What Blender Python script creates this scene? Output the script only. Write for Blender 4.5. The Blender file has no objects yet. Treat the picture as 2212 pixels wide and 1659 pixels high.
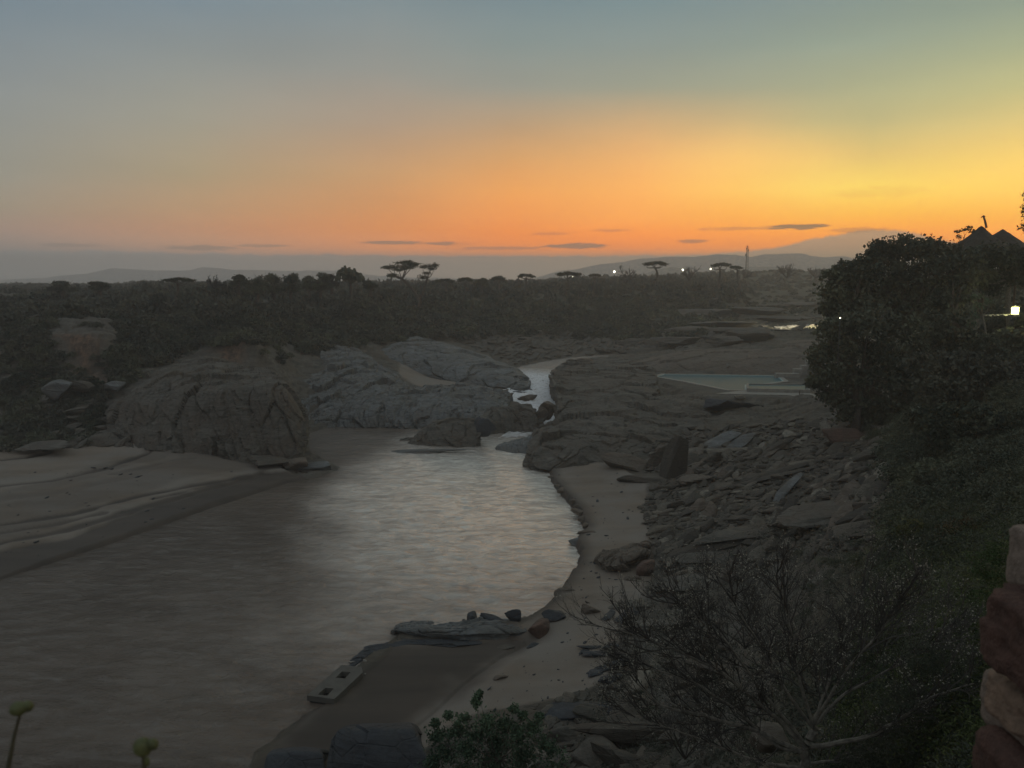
import bpy, math, random
import numpy as np
from mathutils import Vector, Matrix, Euler
random.seed(7)
RS = np.random.RandomState(11)
C = bpy.context.scene.collection
H = 22.0; FP = 1661.3; P = math.radians(7.51); CP = math.cos(P); SP = math.sin(P)

# ------------------------------------------------------------------ camera maths: turn a bearing into a point
def ray(u, v):
    a = (u-1106.0)/FP; b = (829.5-v)/FP
    return a, CP+b*SP, -SP+b*CP
def at(u, v, y):
    r = ray(u, v); s = y/r[1]
    return np.array((r[0]*s, y, H+r[2]*s))
def on(u, v, z):
    r = ray(u, v); s = (z-H)/r[2]
    return np.array((r[0]*s, r[1]*s, z))
def V(v, z):
    p = on(1106, v, z); return (p[1], z)

# ------------------------------------------------------------------ noise
def _h(ix, iy, iz, seed):
    h = (ix*374761393 + iy*668265263 + iz*1440662683 + seed*974634777) & 0xffffffff
    h = ((h ^ (h >> 13))*1274126177) & 0xffffffff
    h = ((h ^ (h >> 16))*2246822519) & 0xffffffff
    return ((h ^ (h >> 15)) & 0xffffff)/float(0xffffff)*2-1
def vn(p, seed=0):
    p = np.asarray(p, float)
    i = np.floor(p).astype(np.int64); f = p-i; f = f*f*f*(f*(f*6-15)+10)
    x, y, z = i[..., 0], i[..., 1], i[..., 2]
    r = 0
    for dx in (0, 1):
        wx = f[..., 0] if dx else 1-f[..., 0]
        for dy in (0, 1):
            wy = f[..., 1] if dy else 1-f[..., 1]
            for dz in (0, 1):
                wz = f[..., 2] if dz else 1-f[..., 2]
                r = r + _h(x+dx, y+dy, z+dz, seed)*wx*wy*wz
    return r
def fbm(p, o=4, seed=0, g=.5, l=2.03):
    p = np.asarray(p, float); r = 0; a = 1; s = 0
    for k in range(o):
        r = r+a*vn(p, seed+k*17); s += a; a *= g; p = p*l+13.7
    return r/s
def ridge(p, o=4, seed=0):
    p = np.asarray(p, float); r = 0; a = 1; s = 0
    for k in range(o):
        r = r+a*(1-2*np.abs(vn(p, seed+k*17))); s += a; a *= .5; p = p*2.1+7.1
    return r/s
def sstep(a, b, x):
    t = np.clip((x-a)/(b-a), 0, 1); return t*t*(3-2*t)
def strata(Vt, dip=(.35, -.25, 1), s=.9, seed=0):
    """ledge-like signed displacement: fast across the beds, slow along them"""
    n = np.array(dip, float); n /= np.linalg.norm(n)
    t = np.cross(n, (0, 1, .2)); t /= np.linalg.norm(t); b = np.cross(n, t)
    q = np.stack([Vt@t*.09, Vt@b*.13, Vt@n/s], -1)
    w = fbm(Vt*.15, 2, seed+5)[..., None]*np.array([0, 0, 1.2])
    a = vn(q+w, seed); c = vn(q*2.3+w+9, seed+3)
    return np.sign(a)*np.abs(a)**.6*.65+np.sign(c)*np.abs(c)**.7*.35

# ------------------------------------------------------------------ mesh helpers
def mesh(name, Vt, F, mat=None, smooth=False):
    Vt = np.asarray(Vt, np.float32); F = np.asarray(F, np.int32)
    me = bpy.data.meshes.new(name)
    me.vertices.add(len(Vt)); me.vertices.foreach_set('co', Vt.ravel())
    n, k = F.shape
    me.loops.add(n*k); me.loops.foreach_set('vertex_index', F.ravel())
    me.polygons.add(n); me.polygons.foreach_set('loop_start', np.arange(0, n*k, k, dtype=np.int32))
    me.update(calc_edges=True)
    me.polygons.foreach_set('use_smooth', np.full(n, bool(smooth)))
    if mat: me.materials.append(mat)
    me.update()
    return me
def link(name, me, parent=None, loc=None):
    o = bpy.data.objects.new(name, me); C.objects.link(o)
    if parent is not None: o.parent = parent
    if loc is not None: o.location = [float(c) for c in loc]
    return o
def tag(o, label=None, cat=None, group=None, kind=None):
    if label: o['label'] = label
    if cat: o['category'] = cat
    if group: o['group'] = group
    if kind: o['kind'] = kind
    return o
def empty(name, loc, label, cat, group=None, rz=0):
    o = bpy.data.objects.new(name, None); C.objects.link(o)
    o.location = [float(c) for c in loc]; o.rotation_euler = (0, 0, rz)
    o.empty_display_size = .2
    return tag(o, label, cat, group)
class Acc:
    def __init__(s): s.v = []; s.f = []; s.n = 0
    def add(s, Vt, F):
        Vt = np.asarray(Vt, float); F = np.asarray(F, int)
        if F.shape[1] == 3: F = np.concatenate([F, F[:, 2:3]], 1)
        s.v.append(Vt); s.f.append(F+s.n); s.n += len(Vt)
    def box(s, c, d, rz=0):
        c = np.array(c, float); d = np.array(d, float)/2
        v = np.array([(x, y, z) for x in (-1, 1) for y in (-1, 1) for z in (-1, 1)])*d
        ca, sa = math.cos(rz), math.sin(rz)
        v = np.stack([v[:, 0]*ca-v[:, 1]*sa, v[:, 0]*sa+v[:, 1]*ca, v[:, 2]], -1)+c
        s.add(v, [(0, 1, 3, 2), (4, 6, 7, 5), (0, 4, 5, 1), (2, 3, 7, 6), (0, 2, 6, 4), (1, 5, 7, 3)])
    def tube(s, pts, rad, k=5):
        pts = np.asarray(pts, float); n = len(pts)
        rad = np.broadcast_to(np.asarray(rad, float), (n,))
        t = np.gradient(pts, axis=0); t /= np.linalg.norm(t, axis=1, keepdims=True)+1e-9
        ref = np.where(np.abs(t[:, 2:3]) > .9, np.array([[1., 0, 0]]), np.array([[0, 0, 1.]]))
        a = np.cross(t, ref); a /= np.linalg.norm(a, axis=1, keepdims=True)+1e-9
        b = np.cross(t, a)
        an = np.arange(k)*2*math.pi/k
        R = pts[:, None]+rad[:, None, None]*(a[:, None]*np.cos(an)[None, :, None]+b[:, None]*np.sin(an)[None, :, None])
        i = np.arange(n-1)[:, None]*k; j = np.arange(k)[None]
        F = np.stack([i+j, i+(j+1) % k, i+k+(j+1) % k, i+k+j], -1).reshape(-1, 4)
        s.add(R.reshape(-1, 3), F)
        c = np.array([(j0, (j0+1) % k, (j0+2) % k, (j0+2) % k) for j0 in range(0, k-1, 2)])+(n-1)*k
        s.f.append(c+s.n-n*k)
    def leaves(s, P0, size, seed=0, asp=.5, up=0.0):
        P0 = np.asarray(P0, float); n = len(P0); r = np.random.RandomState(seed)
        d = r.normal(size=(n, 3)); d[:, 2] *= (1-up); d /= np.linalg.norm(d, axis=1, keepdims=True)
        e = np.cross(d, r.normal(size=(n, 3))); e /= np.linalg.norm(e, axis=1, keepdims=True)
        L = (np.broadcast_to(size, (n,))*r.uniform(.6, 1.3, n))[:, None]
        v = np.stack([P0-d*L*.5, P0+e*L*asp*.5+d*L*.05, P0+d*L*.5, P0-e*L*asp*.5+d*L*.05], 1)
        s.add(v.reshape(-1, 3), np.arange(n*4).reshape(-1, 4))
    def mesh(s, name, mat, smooth=False):
        return mesh(name, np.concatenate(s.v), np.concatenate(s.f), mat, smooth)
def gridF(n, m):
    i = np.arange(n-1)[:, None]*m; j = np.arange(m-1)[None]
    return np.stack([i+j, i+j+1, i+m+j+1, i+m+j], -1).reshape(-1, 4)

# ------------------------------------------------------------------ materials
def newmat(name):
    m = bpy.data.materials.new(name); m.use_nodes = True
    nt = m.node_tree; nt.nodes.clear()
    out = nt.nodes.new('ShaderNodeOutputMaterial'); b = nt.nodes.new('ShaderNodeBsdfPrincipled')
    nt.links.new(b.outputs[0], out.inputs[0])
    return m, nt, b
class NT:
    def __init__(s, nt): s.nt = nt
    def n(s, t, **k):
        x = s.nt.nodes.new(t)
        for a, b in k.items(): setattr(x, a, b)
        return x
    def l(s, a, b): s.nt.links.new(a, b)
    def pos(s, sc=(1, 1, 1), rot=(0, 0, 0)):
        g = s.n('ShaderNodeNewGeometry'); m = s.n('ShaderNodeMapping')
        m.inputs['Scale'].default_value = sc; m.inputs['Rotation'].default_value = rot
        s.l(g.outputs['Position'], m.inputs[0]); return m.outputs[0]
    def noise(s, vec, sc, det=5, rough=.6, dist=0):
        x = s.n('ShaderNodeTexNoise'); x.inputs['Scale'].default_value = sc; x.inputs['Detail'].default_value = det
        x.inputs['Roughness'].default_value = rough; x.inputs['Distortion'].default_value = dist
        if vec is not None: s.l(vec, x.inputs['Vector'])
        return x.outputs[0]
    def ramp(s, fac, stops, interp='LINEAR'):
        x = s.n('ShaderNodeValToRGB'); r = x.color_ramp; r.interpolation = interp
        while len(r.elements) > 1: r.elements.remove(r.elements[-1])
        for i, (p, c) in enumerate(stops):
            e = r.elements[0] if i == 0 else r.elements.new(p)
            e.position = p
            if not hasattr(c, '__len__'): c = (c, c, c)
            e.color = (c[0], c[1], c[2], 1)
        if fac is not None: s.l(fac, x.inputs[0])
        return x.outputs[0]
    def mix(s, f, a, b, mode='MIX'):
        x = s.n('ShaderNodeMix', data_type='RGBA', blend_type=mode)
        for k, val in ((0, f), (6, a), (7, b)):
            if hasattr(val, 'links'): s.l(val, x.inputs[k])
            elif k == 0: x.inputs[0].default_value = val
            else: x.inputs[k].default_value = (val[0], val[1], val[2], 1)
        return x.outputs[2]
    def math(s, op, a, b=None, c=None, clamp=False):
        x = s.n('ShaderNodeMath', operation=op, use_clamp=clamp)
        for k, val in enumerate((a, b, c)):
            if val is None: continue
            if hasattr(val, 'links'): s.l(val, x.inputs[k])
            else: x.inputs[k].default_value = val
        return x.outputs[0]
    def bump(s, h, st, dist, prev=None):
        x = s.n('ShaderNodeBump'); x.inputs['Strength'].default_value = st; x.inputs['Distance'].default_value = dist
        s.l(h, x.inputs['Height'])
        if prev is not None: s.l(prev, x.inputs['Normal'])
        return x.outputs[0]

def rockmat(name, c1, c2, c3, rough=.8, sc=1.0, rot=(.3, .25, .5), bump=.6, isl=False):
    m, nt, b = newmat(name); N = NT(nt)
    st = N.pos((.35*sc, .5*sc, 2.2*sc), rot)
    n1 = N.noise(N.pos((sc, sc, sc)), .35, 4); n2 = N.noise(st, 1.1, 7, .65, .6); n3 = N.noise(N.pos((sc, sc, sc)), 3.1, 6, .7)
    col = N.mix(N.ramp(n2, [(.38, 0), (.62, 1)]), c1, c2)
    col = N.mix(N.ramp(n1, [(.45, 0), (.6, 1)]), col, c3)
    col = N.mix(.55, col, N.ramp(n3, [(.3, .45), (.7, 1.5)]), 'MULTIPLY')
    if isl:
        gi = N.n('ShaderNodeNewGeometry'); oi = N.n('ShaderNodeObjectInfo'); rn = N.math('FRACT', N.math('ADD', gi.outputs['Random Per Island'], oi.outputs['Random']))
        col = N.mix(1.0, col, N.ramp(rn, [(0, (.4, .38, .35)), (.6, (.85, .82, .77)), (.88, (1.25, 1.2, 1.1)), (1, (2.2, 2.2, 2.1))]), 'MULTIPLY')
    N.l(col, b.inputs['Base Color']); b.inputs['Roughness'].default_value = rough
    vor = N.n('ShaderNodeTexVoronoi', feature='DISTANCE_TO_EDGE'); vor.inputs['Scale'].default_value = .45
    N.l(N.pos((.6*sc, .8*sc, 1.6*sc), rot), vor.inputs['Vector'])
    cr = N.ramp(vor.outputs[0], [(0, 0), (.035, 1)])
    bp = N.bump(n2, bump, .35/sc); bp = N.bump(n3, bump*.7, .1/sc, bp); bp = N.bump(cr, .5, .12/sc, bp)
    N.l(bp, b.inputs['Normal'])
    return m
def leafmat(name, c1, c2, rough=.7):
    m, nt, b = newmat(name); N = NT(nt)
    n = N.noise(N.pos(), .8, 3); n2 = N.n('ShaderNodeObjectInfo')
    col = N.mix(N.ramp(n, [(.35, 0), (.65, 1)]), c1, c2)
    col = N.mix(1.0, col, N.ramp(N.noise(N.pos(), .13, 3, .6), [(.36, (.5, .58, .6)), (.5, (1, 1, 1)), (.66, (1.4, 1.35, 1.2))]), 'MULTIPLY')
    N.l(col, b.inputs['Base Color']); b.inputs['Roughness'].default_value = rough
    b.inputs['Specular IOR Level'].default_value = .2
    return m
def plain(name, c, rough=.7, ns=8.0, amt=.3, metal=0, bump=.2, spec=.5):
    m, nt, b = newmat(name); N = NT(nt)
    n = N.noise(N.pos(), ns, 5)
    col = N.mix(N.ramp(n, [(.3, 0), (.7, 1)]), tuple(x*(1-amt) for x in c), tuple(x*(1+amt) for x in c))
    N.l(col, b.inputs['Base Color']); b.inputs['Roughness'].default_value = rough; b.inputs['Metallic'].default_value = metal
    b.inputs['Specular IOR Level'].default_value = spec
    N.l(N.bump(n, bump, .05), b.inputs['Normal'])
    return m
def emit(name, c, s):
    m, nt, b = newmat(name)
    b.inputs['Base Color'].default_value = (c[0], c[1], c[2], 1)
    b.inputs['Emission Color'].default_value = (c[0], c[1], c[2], 1); b.inputs['Emission Strength'].default_value = s
    return m
M = {}
M['rock'] = rockmat('grey_rock', (.058, .056, .046), (.118, .112, .095), (.088, .076, .06))
M['rock_blue'] = rockmat('blue_grey_rock', (.062, .068, .069), (.15, .163, .165), (.095, .097, .09), .6)
M['rock_brown'] = rockmat('brown_rock', (.085, .068, .052), (.14, .115, .09), (.115, .1, .08))
M['rock_dark'] = rockmat('dark_rock', (.022, .027, .034), (.045, .053, .062), (.035, .04, .045), .7, 1.6)
M['rubble'] = rockmat('rubble_rock', (.055, .052, .045), (.125, .118, .1), (.085, .075, .062), .75, 2.2, isl=True)
M['red_rock'] = rockmat('red_rock', (.085, .052, .04), (.13, .08, .06), (.09, .065, .05), .8, 2)
M['leaf_dark'] = leafmat('dark_leaves', (.062, .072, .052), (.105, .118, .08))
M['leaf_scrub'] = leafmat('scrub_leaves', (.055, .062, .05), (.095, .1, .078))
M['leaf_acacia'] = leafmat('acacia_leaves', (.03, .04, .02), (.06, .07, .035))
M['leaf_green'] = leafmat('green_leaves', (.07, .115, .068), (.12, .175, .105))
M['grass'] = leafmat('grass_blades', (.05, .07, .025), (.1, .12, .04))
M['bark'] = plain('bark', (.09, .075, .06), .9, 6, .4)
M['bark_pale'] = plain('pale_bark', (.16, .15, .125), .9, 9, .5)
M['twig'] = plain('twig_bark', (.06, .056, .05), .9, 9, .5)
M['concrete'] = plain('concrete', (.105, .1, .087), .85, 1.7, .2)
M['metal'] = plain('mast_metal', (.1, .1, .1), .6, 3, .2, .5)
M['thatch'] = plain('thatch', (.05, .045, .035), .95, 5, .4, bump=.6)
M['wood'] = plain('pole_wood', (.12, .09, .06), .9, 6, .4)
M['bud'] = plain('bud_skin', (.085, .1, .035), .6, 60, .35, bump=.1)
M['stem'] = plain('stem_skin', (.06, .06, .035), .7, 60, .35, bump=.1)
M['lamp'] = emit('lamp_glow', (1, .95, .7), 9)
M['lamp_green'] = emit('lamp_glow_yellow', (1, 1, .35), 6)

# ================================================================== TERRAIN
def plates2(x, y, seed):
    """broken plates seen from above: each cell tilts and steps on its own, with a crack round it"""
    ix, iy = np.floor(x).astype(np.int64), np.floor(y).astype(np.int64); o_ = np.zeros_like(ix)
    f1 = np.full(x.shape, 9.); f2 = np.full(x.shape, 9.); h = np.zeros(x.shape)
    for dx in (-1, 0, 1):
        for dy in (-1, 0, 1):
            cx, cy = ix+dx, iy+dy
            px, py = cx+.5+.45*_h(cx, cy, o_, seed), cy+.5+.45*_h(cx, cy, o_, seed+1)
            d = np.hypot(x-px, y-py)
            v = _h(cx, cy, o_, seed+2)+(x-px)*_h(cx, cy, o_, seed+3)*1.1+(y-py)*_h(cx, cy, o_, seed+4)*1.1
            n = d < f1; f2 = np.where(n, f1, np.minimum(f2, d)); f1 = np.where(n, d, f1); h = np.where(n, v, h)
    return h*.6-(1-sstep(0, .12, f2-f1))*.6
def plates3(P_, dip, sc3, seed):
    n = np.array(dip, float); n /= np.linalg.norm(n); t = np.cross(n, (0, 1, .2)); t /= np.linalg.norm(t); b = np.cross(n, t)
    q = np.stack([P_@t/sc3[0], P_@b/sc3[1], P_@n/sc3[2]], -1); q = q+.25*fbm(q*.8, 2, seed+9)[:, None]
    i = np.floor(q).astype(np.int64); f1 = np.full(len(q), 9.); f2 = f1.copy(); h = np.zeros(len(q))
    for dx in (-1, 0, 1):
        for dy in (-1, 0, 1):
            for dz in (-1, 0, 1):
                c = i+np.array([dx, dy, dz]); hs = [_h(c[:, 0], c[:, 1], c[:, 2], seed+k) for k in range(7)]
                pc = c+.5+.42*np.stack(hs[:3], -1); o = q-pc; d = np.linalg.norm(o, axis=1)
                v = hs[3]+o[:, 0]*hs[4]*1.2+o[:, 1]*hs[5]*1.2+o[:, 2]*hs[6]*.8
                m = d < f1; f2 = np.where(m, f1, np.minimum(f2, d)); f1 = np.where(m, d, f1); h = np.where(m, v, h)
    return h*.7-(1-sstep(0, .05, f2-f1))*.3
NL = [(2, 17), (8, 11), (16, 5), (24, 1.5), (29, .5), (40, .4)]
cols = {
 -700: NL+[V(1250, .3), V(1000, 1.5), V(960, 2.2), (112, 11), (120, 15.6), (130, 16.3), (200, 18), (600, 19.6), (1500, 20.5), (2500, 20)],
 0: NL+[V(1250, .1), V(1100, .8), V(985, 1.5), V(955, 2.2), (108, 9), (122, 15.6), (130, 16.2), (200, 18), (600, 19.6), (1500, 20.5), (2500, 20)],
 120: NL+[V(1180, .3), V(985, 1.5), V(940, 2.5), (107, 8.5), (110, 9.2), (113, 14.5), (120, 16), (200, 18), (600, 19.6), (1500, 20.5), (2500, 20)],
 250: NL+[V(1150, .3), V(980, 1.5), V(940, 2.5), (106, 8), (110, 9), (113, 14.3), (120, 16), (200, 18), (600, 19.6), (1500, 20.5), (2500, 20)],
 300: NL+[V(1150, .3), V(980, 1.4), (95, 2.7), (106, 7.5), (114, 10), (125, 14), (135, 16), (200, 18), (600, 19.6), (1500, 20.5), (2500, 20)],
 400: NL+[V(1115, .3), V(985, 1.3), (94, 2), (104, 6), (118, 9), (128, 11), (145, 16), (200, 17.9), (600, 19.6), (1500, 20.5), (2500, 20)],
 540: NL+[V(1060, .3), V(1010, .7), (95, 1.6), (104, 5), (116, 8.3), (122, 9.5), (125.5, 13.2), (150, 16.3), (200, 17.9), (600, 19.6), (1500, 20.5), (2500, 20)],
 655: NL+[(112, .2), (118, 1), (130, 4), (150, 7.5), (165, 10), (190, 16), (250, 18.5), (600, 19.8), (1500, 20.5), (2500, 20)],
 800: NL+[(115, .1), (120, .5), (135, 3), (150, 5.2), (170, 8), (200, 15.5), (260, 18.5), (600, 19.8), (1500, 20.5), (2500, 20)],
 930: [(2, 17), (8, 12), (18, 4.5), (26, 2), (32, .8), (38, .4), (112, .1), (122, 1), (134, 2), (146, 2.3), (168, 2.5), (185, 5), (205, 8), (235, 15.5), (300, 18.8), (600, 20), (1500, 20.5), (2500, 20)],
 1050: [(2, 17), (8, 12), (18, 5), (26, 2.6), (32, 1.1), (38, .5), (112, .1), (120, .9), (135, 1.7), (160, 2.2), (175, 3), (205, 5), (225, 9), (250, 15.5), (320, 18.9), (600, 20.5), (1500, 21), (2500, 21)],
 1150: [(2, 17), (8, 12), (18, 5.5), (26, 3), (32, 1.3), (38, .6), (60, .4), (100, .4), (113, .5), (130, 1.3), (165, 2.4), (200, 2.6), (212, 4), (237, 9), (262, 16), (330, 19), (600, 21), (1500, 22), (2500, 22)],
 1240: [(2, 17), (8, 12.5), (18, 6), (24, 3.8), (30, 1.7), (36, .8), (60, .6), V(1010, .7), (95, 1.5), (110, 2.2), (125, 3.2), (160, 3.4), (182, 3.1), (190, 2.5), (218, 2.6), (238, 5), (265, 10), (295, 16.5), (350, 20), (640, 23.5), (1500, 26), (2500, 40)],
 1400: [(2, 17), (8, 13), (18, 6.5), (24, 4.2), (30, 2.1), (36, 1), (60, .9), (75, .9), (88, 1.1), (98, 2.3), (120, 3.5), (160, 4), (185, 4), (220, 4.5), (250, 6.5), (280, 10.5), (305, 17.5), (380, 21), (640, 25), (1500, 28), (2500, 40)],
 1575: [(2, 17), (8, 14), (18, 8.5), (24, 5.5), (32, 3.2), (42, 1.6), (60, 1.6), (80, 2.2), (100, 3), (124, 3.6), (150, 3.8), (158, 4), (170, 6.2), (180, 6), (200, 5.8), (250, 7.5), (300, 10.5), (322, 16.5), (400, 20), (640, 29), (1500, 32), (2500, 40)],
 1612: [(2, 17), (8, 14), (18, 9), (24, 6), (32, 3.8), (42, 2.2), (60, 2.2), (80, 2.7), (100, 3.3), (124, 3.7), (150, 3.8), (158, 4), (170, 6.8), (180, 6.3), (200, 6), (250, 8), (300, 9.3), (400, 13), (520, 19.5), (640, 30), (1500, 34), (2500, 40)],
 1700: [(2, 17), (8, 14.5), (18, 10), (24, 7.5), (32, 5.2), (45, 3.4), (65, 3.4), (85, 3.4), (105, 3.5), (124, 3.8), (150, 3.9), (157, 4.3), (172, 8), (185, 7), (205, 7), (250, 8.5), (300, 10), (400, 13.5), (520, 20), (640, 31), (1500, 35), (2500, 40)],
 1850: [(2, 17), (8, 13.6), (18, 10.4), (28, 8.2), (40, 6.8), (60, 6.3), (80, 5.8), (100, 5.4), (125, 6), (150, 8), (200, 9), (300, 12), (400, 15), (640, 32), (1500, 35), (2500, 40)],
 2000: [(2, 17), (8, 14), (18, 11.6), (28, 10.3), (45, 9.5), (60, 9.5), (80, 9.5), (100, 11), (150, 15), (250, 18), (640, 32), (1500, 35), (2500, 40)],
 2212: [(2, 18), (8, 15.5), (18, 13.4), (30, 12.4), (45, 12), (57, 12), (75, 15), (85, 18), (100, 18.2), (150, 21), (300, 24), (640, 34), (1500, 36), (2500, 40)],
 2900: [(2, 18), (8, 16.5), (18, 15.5), (30, 15), (57, 15), (75, 18), (85, 20), (100, 20.2), (150, 23), (300, 27), (640, 36), (1500, 38), (2500, 40)],
}
ck = sorted(cols)
cq = np.array([(k-1106.0)/FP/.985 for k in ck])
cL = [np.log([p[0] for p in cols[k]]) for k in ck]; cz = [np.array([p[1] for p in cols[k]], float) for k in ck]
YR = np.concatenate([np.geomspace(2, 20, 60, endpoint=False), np.geomspace(20, 330, 660, endpoint=False), np.geomspace(330, 2450, 100)])
QR = np.concatenate([np.linspace(-1.6, -.76, 60, endpoint=False), np.linspace(-.76, .76, 960, endpoint=False), np.linspace(.76, 1.6, 61)])
Zb = np.zeros((len(YR), len(QR)))
qd = np.linspace(-1.7, 1.7, 1600)
kern = np.exp(-np.linspace(-2, 2, 31)**2); kern /= kern.sum()
for i, y in enumerate(YR):
    L = math.log(y)
    zs = [np.interp(L, cL[j], cz[j]) for j in range(len(ck))]
    zz = np.interp(qd, cq, zs); zz = np.convolve(np.pad(zz, 15, mode='edge'), kern, 'valid')
    Zb[i] = np.interp(QR, qd, zz)
# light smoothing along depth
Zs = Zb.copy()
Zs[2:-2] = (Zb[:-4]+2*Zb[1:-3]+3*Zb[2:-2]+2*Zb[3:-1]+Zb[4:])/9
X = QR[None]*YR[:, None]; Y = np.broadcast_to(YR[:, None], X.shape)

def poly_sd(x, y, poly):
    """signed distance, positive outside"""
    x = np.asarray(x, float); y = np.asarray(y, float)
    d = np.full(x.shape, 1e9); ins = np.zeros(x.shape, bool)
    n = len(poly)
    for i in range(n):
        ax, ay = poly[i]; bx, by = poly[(i+1) % n]
        ex, ey = bx-ax, by-ay
        t = np.clip(((x-ax)*ex+(y-ay)*ey)/(ex*ex+ey*ey+1e-12), 0, 1)
        d = np.minimum(d, (x-ax-t*ex)**2+(y-ay-t*ey)**2)
        if ay != by:
            c = ((ay > y) != (by > y)) & (x < (bx-ax)*(y-ay)/(by-ay)+ax); ins ^= c
    d = np.sqrt(d)
    return np.where(ins, -d, d)
def ipoly(pts, z=0.0):
    return [tuple(on(u, v, z)[:2]) for u, v in pts]
river = ipoly([(-500, 1460), (-200, 1345), (0, 1252), (150, 1204), (300, 1153), (450, 1100), (560, 1064), (620, 1044), (690, 1030), (740, 1012), (668, 975),
   (668, 935), (720, 921), (850, 920), (960, 923), (1050, 936), (1100, 932), (1150, 930), (1165, 940), (1150, 975), (1142, 1000), (1188, 1014), (1190, 1040),
   (1212, 1070), (1248, 1110), (1264, 1148), (1240, 1172), (1252, 1200), (1246, 1230), (1222, 1262), (1209, 1280), (1188, 1310), (1150, 1337), (1090, 1352),
   (1030, 1362), (860, 1372), (800, 1412), (770, 1440), (735, 1500), (660, 1545), (600, 1590), (548, 1625), (530, 1700), (400, 1900), (0, 2050), (-500, 2100)])
sdr = poly_sd(X, Y, river)
# wet backwater strip behind the submerged ledge
wet = ipoly([(860, 1380), (1000, 1384), (1080, 1380), (1145, 1388), (1080, 1420), (1000, 1478), (940, 1535), (890, 1575), (800, 1680), (700, 1800), (450, 1850), (530, 1650), (600, 1590), (660, 1545), (735, 1500), (770, 1440), (800, 1412)], .1)
sdw = poly_sd(X, Y, wet)
# upstream channel: centre line with its own water level
chan = [((1085, 946), (1162, 944), 0.0), ((1120, 925), (1190, 924), .25), ((1160, 914), (1206, 914), .55), ((1158, 900), (1204, 900), .85), ((1140, 885), (1214, 885), 1.05),
        ((1102, 862), (1216, 866), 1.25), ((1092, 846), (1216, 846), 1.4), ((1130, 832), (1200, 832), 1.7), ((1146, 820), (1196, 822), 1.95), ((1135, 812), (1196, 814), 2.15),
        ((1104, 801), (1196, 806), 2.3), ((1112, 794), (1214, 796), 2.35), ((1160, 784), (1244, 787), 2.35), ((1205, 775), (1310, 778), 2.35), ((1270, 769), (1440, 770), 2.35), ((1300, 765), (1480, 764), 2.35)]
cl = [on(a[0], a[1], z) for a, b, z in chan]; crt = [on(b[0], b[1], z) for a, b, z in chan]
chp = [tuple(p[:2]) for p in cl]+[tuple(p[:2]) for p in crt[::-1]]
sdc = poly_sd(X, Y, chp)
clev = np.interp(Y, [.5*(a[1]+b[1]) for a, b in zip(cl, crt)], [a[2] for a in cl])
# left beach and sand masks
beach = ipoly([(-500, 1460), (0, 1250), (300, 1153), (560, 1064), (690, 1030), (600, 1005), (520, 1003), (440, 990), (360, 975), (300, 965), (240, 968), (180, 975), (120, 972), (0, 985), (-500, 1010)], .8)
sdb = poly_sd(X, Y, beach)
sandp = ipoly([(1190, 1012), (1330, 1008), (1400, 1055), (1385, 1110), (1408, 1160), (1400, 1240), (1385, 1300), (1340, 1350), (1330, 1400), (1310, 1450), (1290, 1500), (1200, 1520), (1050, 1540), (930, 1600), (850, 1690), (600, 1800), (500, 1700), (548, 1625),
   (860, 1372), (1150, 1337), (1209, 1280), (1250, 1200), (1240, 1172), (1264, 1148), (1190, 1040)], .5)
sds = poly_sd(X, Y, sandp)
pocket = ipoly([(865, 806), (900, 800), (960, 806), (1010, 825), (1000, 838), (900, 836), (860, 825)], 2.4)
sdp = poly_sd(X, Y, pocket)
poolp = ipoly([(1416, 813), (1434, 808), (1680, 811.5), (1694, 823), (1650, 829), (1612, 831), (1612, 842), (1575, 842), (1480, 823)], 4.0)
sdpool = poly_sd(X, Y, poolp)
deckp = ipoly([(1408, 814), (1430, 806), (1690, 810), (1780, 816), (1785, 862), (1745, 856), (1540, 851)], 4.0)
sddeck = poly_sd(X, Y, deckp)
cno = fbm(np.stack([X*.12, Y*.12, X*0], -1), 4, 77)*.9
cliffm = sstep(0, 1, 1-np.abs(QR[None]*FP*.985+1106-190)/95)*sstep(104, 108, Y)*(1-sstep(113, 116, Y))
cliffm = np.maximum(cliffm, sstep(0, 1, 1-np.abs(QR[None]*FP*.985+1106-500)/70)*sstep(116, 121, Y)*(1-sstep(126, 129, Y)))

P3 = np.stack([X, Y, Zs], -1)
def line_d(pts, z=.6):
    q = [on(u, v, z) for u, v in pts]; d = np.full(X.shape, 1e9)
    for a, b in zip(q[:-1], q[1:]):
        ex, ey = b[0]-a[0], b[1]-a[1]; t = np.clip(((X-a[0])*ex+(Y-a[1])*ey)/(ex*ex+ey*ey), 0, 1)
        d = np.minimum(d, np.hypot(X-a[0]-t*ex, Y-a[1]-t*ey))
    return d
lines = np.zeros(X.shape); lno = fbm(np.stack([X*.25, Y*.5, X*0], -1), 3, 93)
for pts_, wd, st_ in [([(-300, 1040), (0, 1011), (60, 1005), (107, 996)], .45, 1), ([(-300, 1085), (0, 1061), (115, 1050), (230, 1025), (345, 986)], .5, 1), ([(-300, 1180), (0, 1136), (154, 1113), (307, 1074), (430, 1051), (537, 1028)], .5, 1),
                      ([(-300, 1195), (0, 1152), (115, 1133), (220, 1110)], .35, .8), ([(0, 1085), (120, 1072), (260, 1045), (330, 1020), (400, 1012)], .9, .45), ([(250, 1035), (380, 1005), (420, 1002)], .5, .6), ([(0, 1170), (154, 1140), (345, 1085), (568, 1022)], .5, .9), ([(330, 1080), (480, 1045), (600, 1018)], .3, .9)]:
    lines = np.maximum(lines, st_*(1-sstep(wd*.5, wd*1.6, line_d(pts_)+lno*.5)))
band = ipoly([(-500, 1270), (0, 1190), (154, 1159), (345, 1094), (568, 1025), (690, 1012), (720, 1030), (560, 1064), (300, 1153), (0, 1252), (-500, 1460)], .3)
sdband = poly_sd(X, Y, band)
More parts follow.
